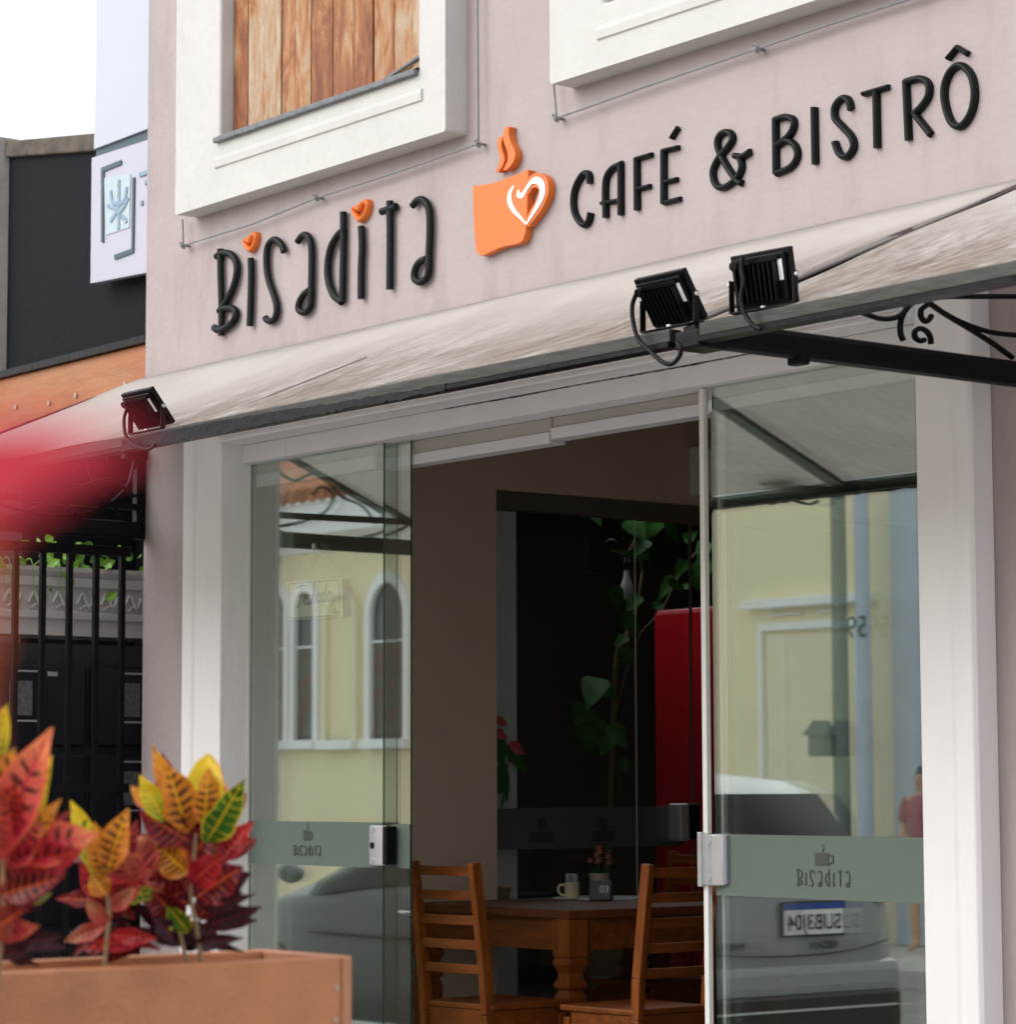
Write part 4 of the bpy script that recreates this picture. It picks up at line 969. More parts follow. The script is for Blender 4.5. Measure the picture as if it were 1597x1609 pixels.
# chairs
def chair():
    t = thing('ladder_back_chair', 'x', 'chair', (0, 0, FL), group='ladder back chairs round the dining table')
    W_ = .42
    for s_ in (-1, 1):
        x = s_*(W_/2-.02); mb = MB(); pts = [(x, .04, 0), (x, .0, .36), (x, -.01, .52), (x, -.07, .965)]
        for a_, b_ in zip(pts, pts[1:]): mb.beam(a_, b_, .034, .048, (0, 1, 0))
        mb.build('leg', M['wood'], t, bevel=.005)
        mb = MB(); mb.beam((x, .40, 0), (x, .40, .35), .038, .038, (0, 1, 0)); mb.build('leg', M['wood'], t, bevel=.004)
    mb = MB()
    for k in range(5):
        z = .93-k*.098; y = -.065+.148*(.93-z)*.95 if z > .55 else -.01; pts = []
        for i in range(9):
            u_ = i/8*2-1; pts.append((u_*(W_/2-.035), y-.018*(1-u_*u_), z))
        mb = MB()
        sec_ = []
        for p_ in pts: sec_ += [(p_[0], p_[1]-.008, p_[2]-.019), (p_[0], p_[1]+.008, p_[2]-.019), (p_[0], p_[1]+.008, p_[2]+.019), (p_[0], p_[1]-.008, p_[2]+.019)]
        mb.add(sec_, [(i*4+q, i*4+(q+1) % 4, i*4+4+(q+1) % 4, i*4+4+q) for i in range(8) for q in range(4)]+[(0, 1, 2, 3), (32, 33, 34, 35)])
        mb.build('slat', M['wood_h'], t, bevel=.002)
    mb = MB(); mb.prism([(-W_/2, .0), (W_/2, .0), (W_/2+.01, .43), (-W_/2-.01, .43)], 'z', .375, .40); mb.build('seat', M['wood_h'], t, bevel=.008)
    mb = MB()
    for s_ in (-1, 1): mb.box(s_*(W_/2-.02)-.01, s_*(W_/2-.02)+.01, .03, .38, .30, .374); mb.box(s_*(W_/2-.02)-.01, s_*(W_/2-.02)+.01, .03, .38, .16, .19)
    mb.box(-W_/2+.04, W_/2-.04, .39, .41, .30, .374); mb.box(-W_/2+.04, W_/2-.04, .0, .02, .30, .374); mb.box(-W_/2+.04, W_/2-.04, .39, .41, .22, .25)
    mb.build('seat_frame', M['wood_h'], t, bevel=.003)
    return t
c1 = chair(); c1['label'] = 'wooden ladder back chair beside the left glass door lock'
p = ony(692, 1352, .30); c1.location = (p.x, .38, FL); c1.rotation_euler = (0, 0, R(4))
a = onx(1000, 1358, -8.4)
dup(c1, (-8.42, a.y+.20, FL), R(92), 'wooden ladder back chair beside the white stile of the right glass door')
p = onz(1075, 1340, 1.0)
dup(c1, (p.x+.03, p.y, FL), R(178), 'wooden ladder back chair at the far end of the table')
p = ony(1424, 1430, .30)
dup(c1, (p.x-.10, .62, FL), R(205), 'wooden ladder back chair behind the right glass door, next to the white pilaster')

# on the table
doily = MB(); dc = onz(945, 1411, TZ); ring = [(.22+.006*math.cos(k*math.pi/2), 0) for k in range(64)]
doily.prism([(dc.x+r_[0]*math.cos(k*math.pi/32), dc.y+r_[0]*math.sin(k*math.pi/32)) for k, r_ in enumerate(ring)], 'z', TZ+.001, TZ+.004)
tag(doily.build('doily', M['paper']), 'round white scalloped doily on the dark table', 'doily')
mc = onz(899, 1412, TZ+.004)
mug = thing('mug', 'small cream mug holding folded paper tissues on the doily', 'mug', (mc.x, mc.y, TZ+.004))
mb = MB(); mb.lathe([(.030, 0), (.033, .003), (.033, .072), (.035, .075), (.031, .075), (.030, .006), (.01, .006)], n=28); mb.build('cup', M['cream'], mug, smooth=40)
mb = MB(); mb.tube(smoothp([Vector((-.8, -.6, 0))*.032+Vector((0, 0, .06)), Vector((-.8, -.6, 0))*.055+Vector((0, 0, .062)), Vector((-.8, -.6, 0))*.064+Vector((0, 0, .04)), Vector((-.8, -.6, 0))*.052+Vector((0, 0, .02)), Vector((-.8, -.6, 0))*.032+Vector((0, 0, .015))], 5), .005, 8)
mb.build('handle', M['cream'], mug, smooth=True)
mb = MB()
for i in range(6):
    a_ = i*.55; r_ = Vector((math.cos(a_), math.sin(a_), 0)); c_ = r_*.004*(i-3); mb.prism([(c_.x+r_.y*.026, c_.y-r_.x*.026), (c_.x-r_.y*.026, c_.y+r_.x*.026), (c_.x-r_.y*.024+r_.x*.003, c_.y+r_.x*.024+r_.y*.003)], 'z', .02, .10+.006*(i % 3))
mb.build('tissues', mat('grey_tissue', (.45, .47, .48), .7, .35, 60), mug)
fc = onz(934, 1405, TZ+.004)
fl = thing('flower_pot', 'small tapered pot of pink flowers on the table', 'flower pot', (fc.x, fc.y+.03, TZ+.004))
mb = MB(); mb.lathe([(.030, 0), (.033, .0), (.046, .085), (.049, .085), (.049, .098), (.043, .098), (.041, .09)], n=24); mb.build('pot', mat('cream_pot', (.5, .42, .33), .5, .08), fl, smooth=40)
mb = MB(); random.seed(4)
cen = [(-.065, .0, .145), (-.025, .01, .175), (.012, -.01, .150), (.075, .0, .140), (.045, .02, .165), (-.045, .03, .165), (.0, .0, .205), (-.01, 0, .14), (.03, -.02, .19)]
for c_ in cen:
    for k in range(14):
        a_ = k*2*math.pi/7+random.random(); el = .2 if k < 7 else .9
        d_ = Vector((math.cos(a_)*math.cos(el), math.sin(a_)*math.cos(el), math.sin(el)))
        leaf(mb, Vector(c_), Vector(c_)+d_*.026, .017, (0, 0, 1), nx=2, ny=3, curl=-.1)
mb.build('petals', M['pinkflower'], fl)
mb = MB()
for c_ in cen: mb.tube([(0, 0, .08), (c_[0]*.6, c_[1]*.6, .12), c_], .0018, 5)
for k in range(16):
    a_ = k*.8; leaf(mb, (0, 0, .09), (math.cos(a_)*.05, math.sin(a_)*.05, .12), .02, (0, 0, 1), nx=2, ny=4)
mb.build('leaves', M['green'], fl)
nc = onz(945, 1413, TZ+.004)
ns = thing('table_number', 'small black wedge table number 03 beside the mug', 'table sign', (nc.x, nc.y, TZ+.004), rz=R(38))
mb = MB(); mb.prism([(-.035, 0), (.035, 0), (.012, .085), (-.012, .085)], 'x', -.05, .05); mb.build('wedge', M['navy'], ns, bevel=.002)
tilt = Matrix.Rotation(R(-15), 4, 'X')
mt = Matrix.Translation((.02, -.0265, .045)) @ Matrix.Rotation(R(75), 4, 'X')
o = text_part('number', '03', .045, mt, M['paper'], ns, .0006)

# pothos climbing on a pole in the back room
vine = thing('climbing_plant', 'green climbing plant with heart shaped leaves in the dark back room', 'plant')
VX = -11.2
def vp(px, py, X=VX): return onx(px, py, X)
mb = MB(); mb.tube(smoothp([vp(950, 1480), vp(960, 1250), vp(965, 1120), vp(970, 1030), vp(985, 1000), vp(1000, 960), vp(1010, 900)], 5), [.016]*6+[.014]*19+[.007]*6, 7); mb.build('stem', M['vine'], vine, smooth=True)
mb = MB(); mb.tube(smoothp([vp(1010, 900), vp(1000, 850), vp(985, 870), vp(962, 865)], 5), .004, 5); mb.tube(smoothp([vp(1040, 960), vp(1070, 900), vp(1100, 860)], 5), .004, 5)
mb.tube(smoothp([vp(975, 1240), vp(965, 1140), vp(1000, 1010), vp(1030, 970)], 5), .003, 5); mb.build('tendril', M['vine'], vine)
mb = MB(); random.seed(21)
PO = [(990, 815, 1012, 845, 40), (1035, 812, 1005, 850, 38), (1045, 812, 1068, 855, 20), (1010, 880, 970, 860, 12), (1100, 905, 1112, 870, 34), (1060, 905, 1035, 940, 22), (1050, 910, 1075, 930, 18), (1075, 925, 1085, 915, 14),
      (975, 970, 1010, 990, 34), (970, 1020, 998, 1040, 30), (940, 1065, 925, 1105, 46), (925, 1110, 905, 1135, 42), (930, 1125, 925, 1180, 52), (955, 1140, 985, 1172, 38), (965, 920, 975, 960, 26), (900, 795, 880, 812, 24), (930, 805, 945, 825, 16), (1110, 850, 1100, 880, 26), (1000, 862, 1022, 880, 22), (1020, 850, 1000, 868, 20), (1005, 935, 985, 960, 24), (1025, 955, 1045, 948, 20), (950, 1080, 968, 1100, 26), (960, 1150, 945, 1185, 34), (985, 1000, 968, 1012, 20), (1080, 880, 1060, 905, 24), (1090, 900, 1100, 930, 22), (1062, 815, 1085, 800, 26), (1075, 850, 1095, 835, 22), (975, 1190, 990, 1215, 24)]
for x0, y0, x1, y1, wd in PO:
    b_, e_ = vp(x0, y0, VX+random.uniform(0, .15)), vp(x1, y1, VX+random.uniform(.05, .2))
    sc = 4401.6/((b_-CAM).dot(fw)); leaf(mb, b_, e_+(e_-b_)*.05, wd/sc*1.0, (1, -.8, .4), nx=6, ny=10, curl=.1, round_=.7)
mb.build('foliage', M['green'], vine, smooth=True)
mb = MB(); pc = vp(955, 1480); mb.lathe([(.14, 0), (.19, .42), (.20, .42), (.20, .47), (.17, .47)], (pc.x, pc.y, FL), 24); mb.build('pot', M['pot'], vine, smooth=40)
an = thing('anthurium', 'red anthurium flowers with dark leaves at the edge of the inner wall', 'plant')
AX = -10.45
mb = MB()
for x0, y0, x1, y1, wd in ((776, 1130, 797, 1138, 18), (776, 1150, 796, 1160, 20), (800, 1168, 824, 1185, 22)): leaf(mb, vp(x0, y0, AX), vp(x1, y1, AX), wd/330, (1, -.6, .5), nx=4, ny=8, curl=-.05)
mb.build('spathe', M['anthurium'], an, smooth=True)
mb = MB()
for x0, y0, x1, y1, wd in ((790, 1170, 835, 1215, 26), (770, 1160, 795, 1200, 40), (785, 1190, 800, 1260, 20), (770, 1200, 790, 1250, 26)): leaf(mb, vp(x0, y0, AX-.05), vp(x1, y1, AX-.05), wd/330, (1, -.6, .5), nx=4, ny=8)
mb.tube(smoothp([vp(775, 1400, AX), vp(778, 1280, AX), vp(785, 1180, AX)], 5), .004, 5); mb.tube(smoothp([vp(775, 1400, AX), vp(790, 1260, AX), vp(802, 1175, AX)], 5), .004, 5)
mb.build('leaves', M['green'], an, smooth=True)
ap = vp(772, 1400, AX)
mb = MB(); mb.lathe([(.06, 0), (.09, .2), (.095, .2), (.095, .22), (.08, .22)], (ap.x, ap.y, ap.z-.2), 20); mb.lathe([(.12, 0), (.12, .03), (.02, .04), (.02, ap.z-.24-FL), (.13, ap.z-.23-FL), (.13, ap.z-.21-FL)], (ap.x, ap.y, FL), 20); mb.build('stand', M['pot'], an, smooth=40)
bl = vp(985, 925, -11.3)
wl = thing('wall_lamp', 'white energy saving bulb hanging from a black arm among the leaves', 'lamp')
mb = MB(); mb.lathe([(.012, .10), (.016, .06), (.032, .02), (.030, -.03), (.018, -.055), (.004, -.06)], (bl.x, bl.y, bl.z), 20); mb.build('bulb', M['bulb'], wl, smooth=True)
mb = MB(); mb.lathe([(.018, .10), (.02, .14), (.008, .17)], (bl.x, bl.y, bl.z), 16); mb.tube(smoothp([(bl.x, bl.y, bl.z+.17), (bl.x-.05, bl.y-.05, bl.z+.26), (bl.x-.25, bl.y, bl.z+.22)], 5), .008, 6); mb.box(bl.x-.3, bl.x-.25, bl.y-.05, bl.y+.05, bl.z+.1, bl.z+.3)
mb.build('arm', M['black_metal'], wl)

# closed sign hanging on the left pane
fs = thing('closed_sign', 'cream board reading Fechado hanging inside the left glass pane', 'sign')
YF = .060
pc = [ony(x, y, YF) for x, y in ((450, 915), (537, 908), (538, 969), (453, 974))]
mb = MB(); mb.prism([(p.x, p.z) for p in pc], 'y', YF, YF+.003); mb.build('board', M['fechado'], fs)
cx_ = sum(p.x for p in pc)/4; cz_ = sum(p.z for p in pc)/4
GL = [[(0, .92), (.25, 1.02), (.62, .98)], [(.34, 1.0), (.25, .5), (.12, 0), (0, -.02)], [(.10, .5), (.3, .54), (.48, .5)],
      [(.52, .28), (.7, .38), (.68, .5), (.57, .46), (.53, .2), (.62, .02), (.78, .12)], [(.98, .44), (.86, .5), (.79, .25), (.86, .03), (1.0, .12)],
      [(1.0, .12), (1.2, .7), (1.27, 1.02), (1.18, .9), (1.10, .4), (1.07, 0)], [(1.08, .2), (1.2, .48), (1.27, .4), (1.24, .1), (1.32, .05)],
      [(1.62, .42), (1.52, .5), (1.42, .3), (1.45, .05), (1.58, .15), (1.65, .45)], [(1.65, .45), (1.61, .1), (1.70, .06)],
      [(1.96, .42), (1.86, .5), (1.76, .3), (1.79, .05), (1.92, .15), (2.0, .5), (2.06, 1.0)], [(2.0, .5), (1.96, .1), (2.05, .05)],
      [(2.3, .48), (2.18, .45), (2.13, .2), (2.2, .02), (2.31, .12), (2.35, .38), (2.28, .48), (2.4, .42)]]
k_ = .108; mb = MB()
for g_ in GL: mb.tube(smoothp([Vector((cx_+(a-1.2)*k_*1.0, YF-.0015, cz_-.02+b*k_*.78+(a-1.2)*k_*.03)) for a, b in g_], 5), .0035, 6, squash=(1, .4, 1))
mb.build('lettering', M['grey_ink'], fs)
mb = MB(); I = [p.lerp(Vector((cx_, YF, cz_)), .09) for p in pc]
for q in I: q.y = YF-.001
for a_, b_ in ((0, 1), (1, 2), (2, 3), (3, 0)): mb.tube([I[a_], I[b_]], .0018, 5)
q = pc[2].lerp(Vector((cx_, 0, cz_)), .16); mb.box(q.x-.035, q.x+.005, YF-.002, YF-.0005, q.z, q.z+.013); mb.box(q.x-.022, q.x-.006, YF-.002, YF-.0005, q.z+.013, q.z+.026)
mb.build('border', M['grey_ink'], fs)
tp = ony(494, 858, YF)
mb = MB(); mb.tube([pc[0]+Vector((.06, 0, 0)), tp, pc[1]-Vector((.03, 0, 0))], .0035, 5); mb.lathe([(.012, 0), (.012, .006)], (tp.x, YF-.006, tp.z), 10, axis='y'); mb.build('string', M['fechado'], fs)

# ================================================================== ACROSS THE STREET (seen in the glass)
YY = -10.5
yb = thing('yellow_building', 'yellow stucco building with white arched windows across the street', 'building')
def arch(x0, x1, z0, z1, n=16):
    r_ = (x1-x0)/2; zc = z1-r_*1.15; c_ = (x0+x1)/2
    return [(x0, z0), (x1, z0)]+[(c_+r_*math.cos(math.pi*k/n), zc+r_*1.15*math.sin(math.pi*k/n)) for k in range(n+1)]
mb = MB(); mb.box(-60, 4, YY-8, YY, -.05, 3.86); mb.build('wall', M['yellow'], yb)
mb = MB(); mb.prism([(YY, 3.86), (YY+.06, 3.88), (YY+.10, 3.95), (YY+.35, 4.02), (YY+.42, 4.32), (YY+.46, 4.34), (YY+.46, 4.38), (YY, 4.38)], 'x', -60, -21.2); mb.box(-60, 4, YY-8, YY-.001, 3.861, 4.38); mb.build('eave', M['white_trim'], yb)
mb = MB()
x = -34.0
while x < -21.3:
    mb.tube([(x, YY+.5, 4.42), (x, YY-2.5, 5.5)], .085, 8); x += .19
mb.build('roof_tiles', M['tile_roof'], yb, smooth=True)
mb = MB(); mb.prism([(YY+.3, 4.383), (YY+.3, 4.45), (YY-2.5, 5.45), (YY-8, 4.39)], 'x', -60, -21.3); mb.build('roof', M['tile_roof'], yb)
def awin(x0, x1, z0, z1, kind):
    o = MB(); A, B = arch(x0-.09, x1+.09, z0, z1+.12), arch(x0, x1, z0, z1)
    n = len(A); v = [(x, YY+.07, z) for x, z in A]+[(x, YY+.07, z) for x, z in B]+[(x, YY+.0, z) for x, z in A]+[(x, YY+.012, z) for x, z in B]
    f = [(i, (i+1) % n, n+(i+1) % n, n+i) for i in range(1, n)]+[(i, (i+1) % n, 2*n+(i+1) % n, 2*n+i) for i in range(n)]+[(n+i, n+(i+1) % n, 3*n+(i+1) % n, 3*n+i) for i in range(n)]
    o.add(v, f); fr = o.build('window', M['white_trim'] if kind != 'niche' else M['yellow_trim'], yb)
    o = MB(); o.prism([(a, b) for a, b in B], 'y', YY+.002, YY+.012)
    if kind == 'niche': o.build('recess', M['yellow'], fr)
    else:
        o.build('pane', M['pane'], fr)
        o = MB(); o.box(x0+.03, x1-.03, YY+.014, YY+.02, z0+.05, z0+(z1-z0)*.62); o.build('stained_pane', M['stained'], fr)
        o = MB(); o.box(x0, x1, YY+.022, YY+.03, z0+(z1-z0)*.62, z0+(z1-z0)*.62+.02); o.build('glazing_bar', M['white_trim'], fr)
    o = MB(); o.box(x0-.10, x1+.10, YY, YY+.14, z0-.10, z0); o.build('sill', M['white_trim'], fr, bevel=.01)
awin(-26.60, -26.33, 1.83, 3.45, 'w'); awin(-26.13, -25.85, 1.83, 3.45, 'w'); awin(-25.64, -25.27, 1.83, 3.45, 'w'); awin(-25.02, -24.54, 1.82, 3.38, 'niche'); awin(-24.20, -23.58, 1.82, 3.46, 'w'); awin(-23.2, -22.6, 1.82, 3.46, 'w')
# door surround, shallow pilaster
o = MB(); o.box(-18.25, -18.2, YY, YY+.05, 0, 2.75); o.box(-17.05, -17.0, YY, YY+.05, 0, 2.75); o.box(-18.2, -17.05, YY, YY+.05, 2.68, 2.75)
o.box(-18.4, -16.85, YY, YY+.12, 2.88, 2.96); o.box(-18.1, -17.7, YY, YY+.04, 2.81, 2.83); o.box(-17.5, -17.15, YY, YY+.04, 2.81, 2.83); o.build('door_surround', M['white_trim'], yb, bevel=.005)
o = MB(); o.box(-18.16, -17.09, YY+.001, YY+.02, .05, 2.64); o.build('door', M['yellow_trim'], yb)
o = MB(); o.box(-16.55, -16.2, YY, YY+.10, 0, 3.9); o.build('pilaster', M['bluegrey'], yb, bevel=.01)
def pole(x, y, r_, h, material, label, num=None):
    t = thing('street_pole', label, 'pole', (x, y, 0), group='poles on the far pavement')
    mb = MB(); mb.lathe([(r_*1.2, -.02), (r_*1.2, .25), (r_, .27), (r_*.85, h), (.01, h+.01)], n=20); mb.build('shaft', material, t, smooth=40)
    return t
P1 = pole(-16.86, -10.1, .075, 3.95, M['post'], 'grey green pole with a small house shaped box, opposite the cafe')
mb = MB(); mb.box(-.20, -.03, .06, .19, 1.56, 1.74); mb.prism([(-.24, 1.74), (.01, 1.74), (-.115, 1.86)], 'y', .03, .22); mb.build('post_box', M['post'], P1)
P2 = pole(-16.58, -10.1, .07, 5.5, M['bluegrey'], 'pale blue grey pole marked 59, opposite the cafe')
text_part('number', '59', .26, Matrix.Translation((0, .078, 2.62)) @ Matrix.Rotation(math.pi, 4, 'Z') @ Matrix.Rotation(R(90), 4, 'X'), M['teal'], P2, .002)

# ------------------------------------------------------------------ parked car (hatchback), rear towards +x
car = thing('parked_car', 'silver hatchback parked along the cafe kerb, reflected in the glass', 'car', (-9.9, -2.83, -.15), rz=0)
# cross sections along the length: x back from the rear, half width and heights (z above road)
secs = [ # x, sill z, bumper half width, belt z, belt half w, top z, top half w
 (-.00, .38, .62, .80, .58, .93, .50), (-.06, .24, .74, .86, .72, 1.02, .60), (-.28, .22, .80, .97, .78, 1.36, .60), (-.50, .22, .82, .985, .80, 1.49, .60),
 (-1.00, .22, .83, .98, .82, 1.535, .60), (-1.60, .22, .83, .95, .82, 1.52, .60), (-2.05, .22, .83, .925, .82, 1.43, .59), (-2.46, .22, .83, .90, .81, 1.27, .60), (-2.85, .22, .83, .87, .80, 1.08, .64), (-3.2, .22, .82, .845, .79, .91, .68), (-3.6, .25, .80, .77, .76, .82, .58), (-4.0, .35, .62, .68, .56, .73, .45)]
v, f = [], []
def sec(x, z0, w0, zb, wb, zt, wt):
    h = [(w0*.93, z0), (w0, z0+.14), (w0+.005, (z0+zb)/2+.02), (wb+.01, zb-.06), (wb, zb), (wb*.5+wt*.5, (zb+zt)/2+.01), (wt, zt-.05), (wt*.75, zt-.008), (wt*.35, zt)]
    return [(x, a, z) for a, z in h]+[(x, -a, z) for a, z in h[::-1]]
n = 18
for s_ in secs: v += sec(*s_)
for i in range(len(secs)-1):
    for k in range(n-1): f.append((i*n+k, i*n+k+1, (i+1)*n+k+1, (i+1)*n+k))
    f.append((i*n+n-1, i*n, (i+1)*n, (i+1)*n+n-1))
f += [tuple(range(n)), tuple(range((len(secs)-1)*n, len(secs)*n))[::-1]]
mb = MB(); mb.add(v, f); cbdy = mb.build('body', M['car'], car, smooth=60)
def lerp_sec(x):
    for a_, b_ in zip(secs, secs[1:]):
        if b_[0] <= x <= a_[0]:
            t_ = (a_[0]-x)/(a_[0]-b_[0]); return [p+(q-p)*t_ for p, q in zip(a_, b_)]
def cs(x, h, side, off=.012):
    """point on the glasshouse side, h 0 belt .. 1 top"""
    s_ = lerp_sec(x); zb, wb, zt, wt = s_[3], s_[4], s_[5], s_[6]
    pts = [(wb, zb), ((wb+wt)/2, (zb+zt)/2+.01), (wt, zt-.05)]
    t_ = h*2; i = min(1, int(t_)); t_ -= i; a_, b_ = pts[i], pts[i+1]
    return Vector((x, side*(a_[0]+(b_[0]-a_[0])*t_+off), a_[1]+(b_[1]-a_[1])*t_))
for side in (1, -1):
    for (xa, xb, ha, hb) in ((-.50, -1.42, .06, .9), (-1.50, -2.95, .06, .88)):
        v = []; N = 8
        for i in range(N+1):
            x = xa+(xb-xa)*i/N
            for j in range(5):
                h = ha+(hb-ha)*j/4
                v.append(cs(x, h, side))
        mb = MB(); mb.add(v, [(i*5+j, i*5+j+1, (i+1)*5+j+1, (i+1)*5+j) for i in range(N) for j in range(4)]); mb.build('side_window', M['car_glass'], car, smooth=True)
    for x in (-.95, -2.0):
        mb = MB(); mb.tube(smoothp([(x+.09, side*.835, .80), (x+.05, side*.872, .805), (x-.07, side*.872, .81), (x-.10, side*.835, .81)], 5), .013, 8); mb.build('door_handle', M['chrome'], car, smooth=True)
    mb = MB(); mb.tube([(-.4, side*.829, .66), (-1.6, side*.838, .67), (-2.9, side*.835, .68)], .008, 6)
    mb.tube([(-1.47, side*.838, .28), (-1.47, side*.842, .6), (-1.45, side*.826, .94)], .004, 5); mb.build('door_crease', M['car_black'], car)
    mb = MB(); mb.lathe([(.02, -.05), (.065, -.03), (.075, 0), (.065, .04), (.03, .07)], (-2.95, side*.92, 1.0), 16, axis='x', sx=1.0, sy=.8); mb.build('wing_mirror', M['car'], car, smooth=True)
    for x in (-.72, -3.28):
        wh = MB(); wh.lathe([(.20, -.09), (.29, -.09), (.31, -.06), (.31, .06), (.29, .09), (.20, .09)], (x, side*.76, .31), 28, axis='y'); wo_ = wh.build('wheel', M['rubber'], car, smooth=40)
        wh = MB(); wh.lathe([(.03, .06), (.19, .055), (.20, .092), (.20, .098)] if side > 0 else [(.03, -.06), (.19, -.055), (.20, -.092), (.20, -.098)], (x, side*.76, .31), 20, axis='y'); wh.build('rim', M['alu'], wo_, smooth=30)
    mb = MB(); mb.prism([(side*.52, .90), (side*.70, .88), (side*.72, 1.04), (side*.60, 1.06)] if side > 0 else [(side*.60, 1.06), (side*.72, 1.04), (side*.70, .88), (side*.52, .90)], 'x', -.10, .0); mb.build('tail_lamp', M['tail'], car, bevel=.012)
# rear screen, tailgate, plate, bumper
v = []
for i in range(9):
    u_ = i/8*2-1
    for j in range(5):
        t_ = j/4; z = .98+(1.42-.98)*t_; x = .028-(t_**1.1)*.34-.03*u_*u_; v.append((x, u_*(.63-.10*t_), z))
mb = MB(); mb.add(v, [(i*5+j, i*5+j+1, (i+1)*5+j+1, (i+1)*5+j) for i in range(8) for j in range(4)]); mb.build('rear_screen', M['car_glass'], car, smooth=True)
mb = MB(); mb.tube([(-.16, .0, 1.0), (-.0, .15, 1.03), (-.02, .45, 1.06)], .008, 6); mb.build('rear_wiper', M['car_black'], car)
mb = MB(); mb.prism([(-.02, .44), (.035, .45), (.040, .50), (.034, .56), (.018, .60), (-.05, .62)], 'y', -.72, .72); mb.build('rear_bumper', M['car'], car, bevel=.02)
mb = MB(); mb.prism([(-.05, .20), (.03, .20), (.058, .30), (.058, .46), (-.02, .47)], 'y', -.70, .70); mb.build('lower_bumper', M['car_black'], car, bevel=.015)
mb = MB(); mb.box(.060, .066, -.66, .66, .385, .397); mb.build('chrome_strip', M['chrome'], car)
mb = MB(); mb.tube(smoothp([(.004, -.66, .70), (.012, -.4, .66), (.014, 0, .645), (.012, .4, .66), (.004, .66, .70)], 6), .004, 5); mb.build('tailgate_seam', M['car_black'], car)
py0 = -2.97+2.83
mb = MB(); mb.box(.008, .022, py0-.215, py0+.215, .735, .905); pf = mb.build('plate_frame', M['car_black'], car, bevel=.004)
mb = MB(); mb.box(.0225, .025, py0-.20, py0+.20, .745, .895); mb.build('number_plate', M['plate'], pf)
mb = MB(); mb.box(.0255, .027, py0-.20, py0+.20, .865, .895); mb.build('plate_band', M['plate_blue'], pf)
text_part('plate_number', 'SUB3J04', .105, facing((.0275, py0, .80), (0, 1, 0)), M['black_letter'], pf, .0006, offset=.001)
text_part('badge', 'NISSAN', .055, facing((.0275, py0-.06, .69), (0, 1, 0)), M['car_black'], car, .002, offset=.001)
text_part('badge', 'MARCH', .05, facing((.020, .40, .70), (0, 1, 0)), M['car_black'], car, .002)

# ------------------------------------------------------------------ person across the street
pn = thing('person', 'person with dark hair in a pink shirt standing by the yellow wall', 'person', (-15.60, -9.75, 0), rz=0)
def skin(name, verts, edges, rad, material, parent, sub=2):
    me = bpy.data.meshes.new(name); me.from_pydata(verts, edges, []); o = bpy.data.objects.new(name, me); COL.objects.link(o); o.parent = parent
    md = o.modifiers.new('skin', 'SKIN'); md.use_smooth_shade = True
    sv = me.skin_vertices[0].data if me.skin_vertices else None
    if sv is None:
        bm = bmesh.new(); bm.from_mesh(me); bm.verts.layers.skin.verify(); bm.to_mesh(me); bm.free(); sv = me.skin_vertices[0].data
    for i, r_ in enumerate(rad): sv[i].radius = (r_, r_) if not isinstance(r_, tuple) else r_
    sv[0].use_root = True
    md2 = o.modifiers.new('sub', 'SUBSURF'); md2.levels = md2.render_levels = sub
    me.materials.append(material); return o
H = 1.52
V = [(0, 0, .80), (0, 0, .95), (0, .01, 1.12), (0, 0, 1.24), (0, 0, 1.31), (0, .02, 1.38), (0, .02, 1.46),
     (.085, 0, .74), (.09, .02, .42), (.09, -.01, .07), (.10, .12, .03), (-.085, 0, .74), (-.09, .02, .42), (-.09, -.01, .07), (-.10, .12, .03),
     (.15, 0, 1.22), (.20, -.02, 1.0), (.16, .12, .86), (.12, .19, .88), (-.15, 0, 1.22), (-.20, -.02, 1.0), (-.16, .12, .86), (-.12, .19, .88)]
Ed = [(0, 1), (1, 2), (2, 3), (3, 4), (4, 5), (5, 6), (0, 7), (7, 8), (8, 9), (9, 10), (0, 11), (11, 12), (12, 13), (13, 14), (3, 15), (15, 16), (16, 17), (17, 18), (3, 19), (19, 20), (20, 21), (21, 22)]
Rd = [(.13, .09), (.115, .08), (.13, .09), (.09, .07), .045, .075, .06, .085, .055, .04, .03, .085, .055, .04, .03, .05, .04, .032, .02, .05, .04, .032, .02]
skin('body', V, Ed, Rd, M['skin'], pn)
mb = MB(); mb.lathe([(.125, .84), (.150, .88), (.138, .98), (.158, 1.12), (.150, 1.22), (.09, 1.275), (.055, 1.29)], (0, 0, 0), 20, sy=.72); 
for s_ in (-1, 1): mb.tube([(s_*.13, 0, 1.235), (s_*.17, 0, 1.17), (s_*.195, -.01, 1.06)], [.06, .058, .055], 12)
mb.build('shirt', M['shirt'], pn, smooth=True)
mb = MB(); mb.lathe([(.13, .70), (.155, .76), (.15, .87), (.13, .88)], (0, 0, 0), 20, sy=.75)
for s_ in (-1, 1): mb.tube([(s_*.08, 0, .78), (s_*.09, .01, .52)], [.085, .08], 14)
mb.build('shorts', M['shorts'], pn, smooth=True)
mb = MB(); mb.lathe([(.02, 1.525), (.055, 1.51), (.082, 1.46), (.085, 1.40), (.075, 1.34), (.05, 1.28)], (0, -.038, 0), 18); mb.tube(smoothp([(-.05, -.06, 1.42), (-.06, -.09, 1.3), (-.05, -.09, 1.15)], 4), [.05]*5+[.03]*4, 10)
hr = mb.build('hair', M['hair'], pn, smooth=True)
mb = MB()
for p in ((-.028, .098, 1.425), (.028, .098, 1.425)): mb.lathe([(.004, -.008), (.009, 0), (.004, .008)], p, 8)
mb.build_each('eye', M['hair'], pn)
mb = MB(); mb.tube([(0, .095, 1.42), (0, .115, 1.395), (0, .10, 1.388)], [.006, .012, .008], 8); mb.build('nose', M['skin'], pn, smooth=True)
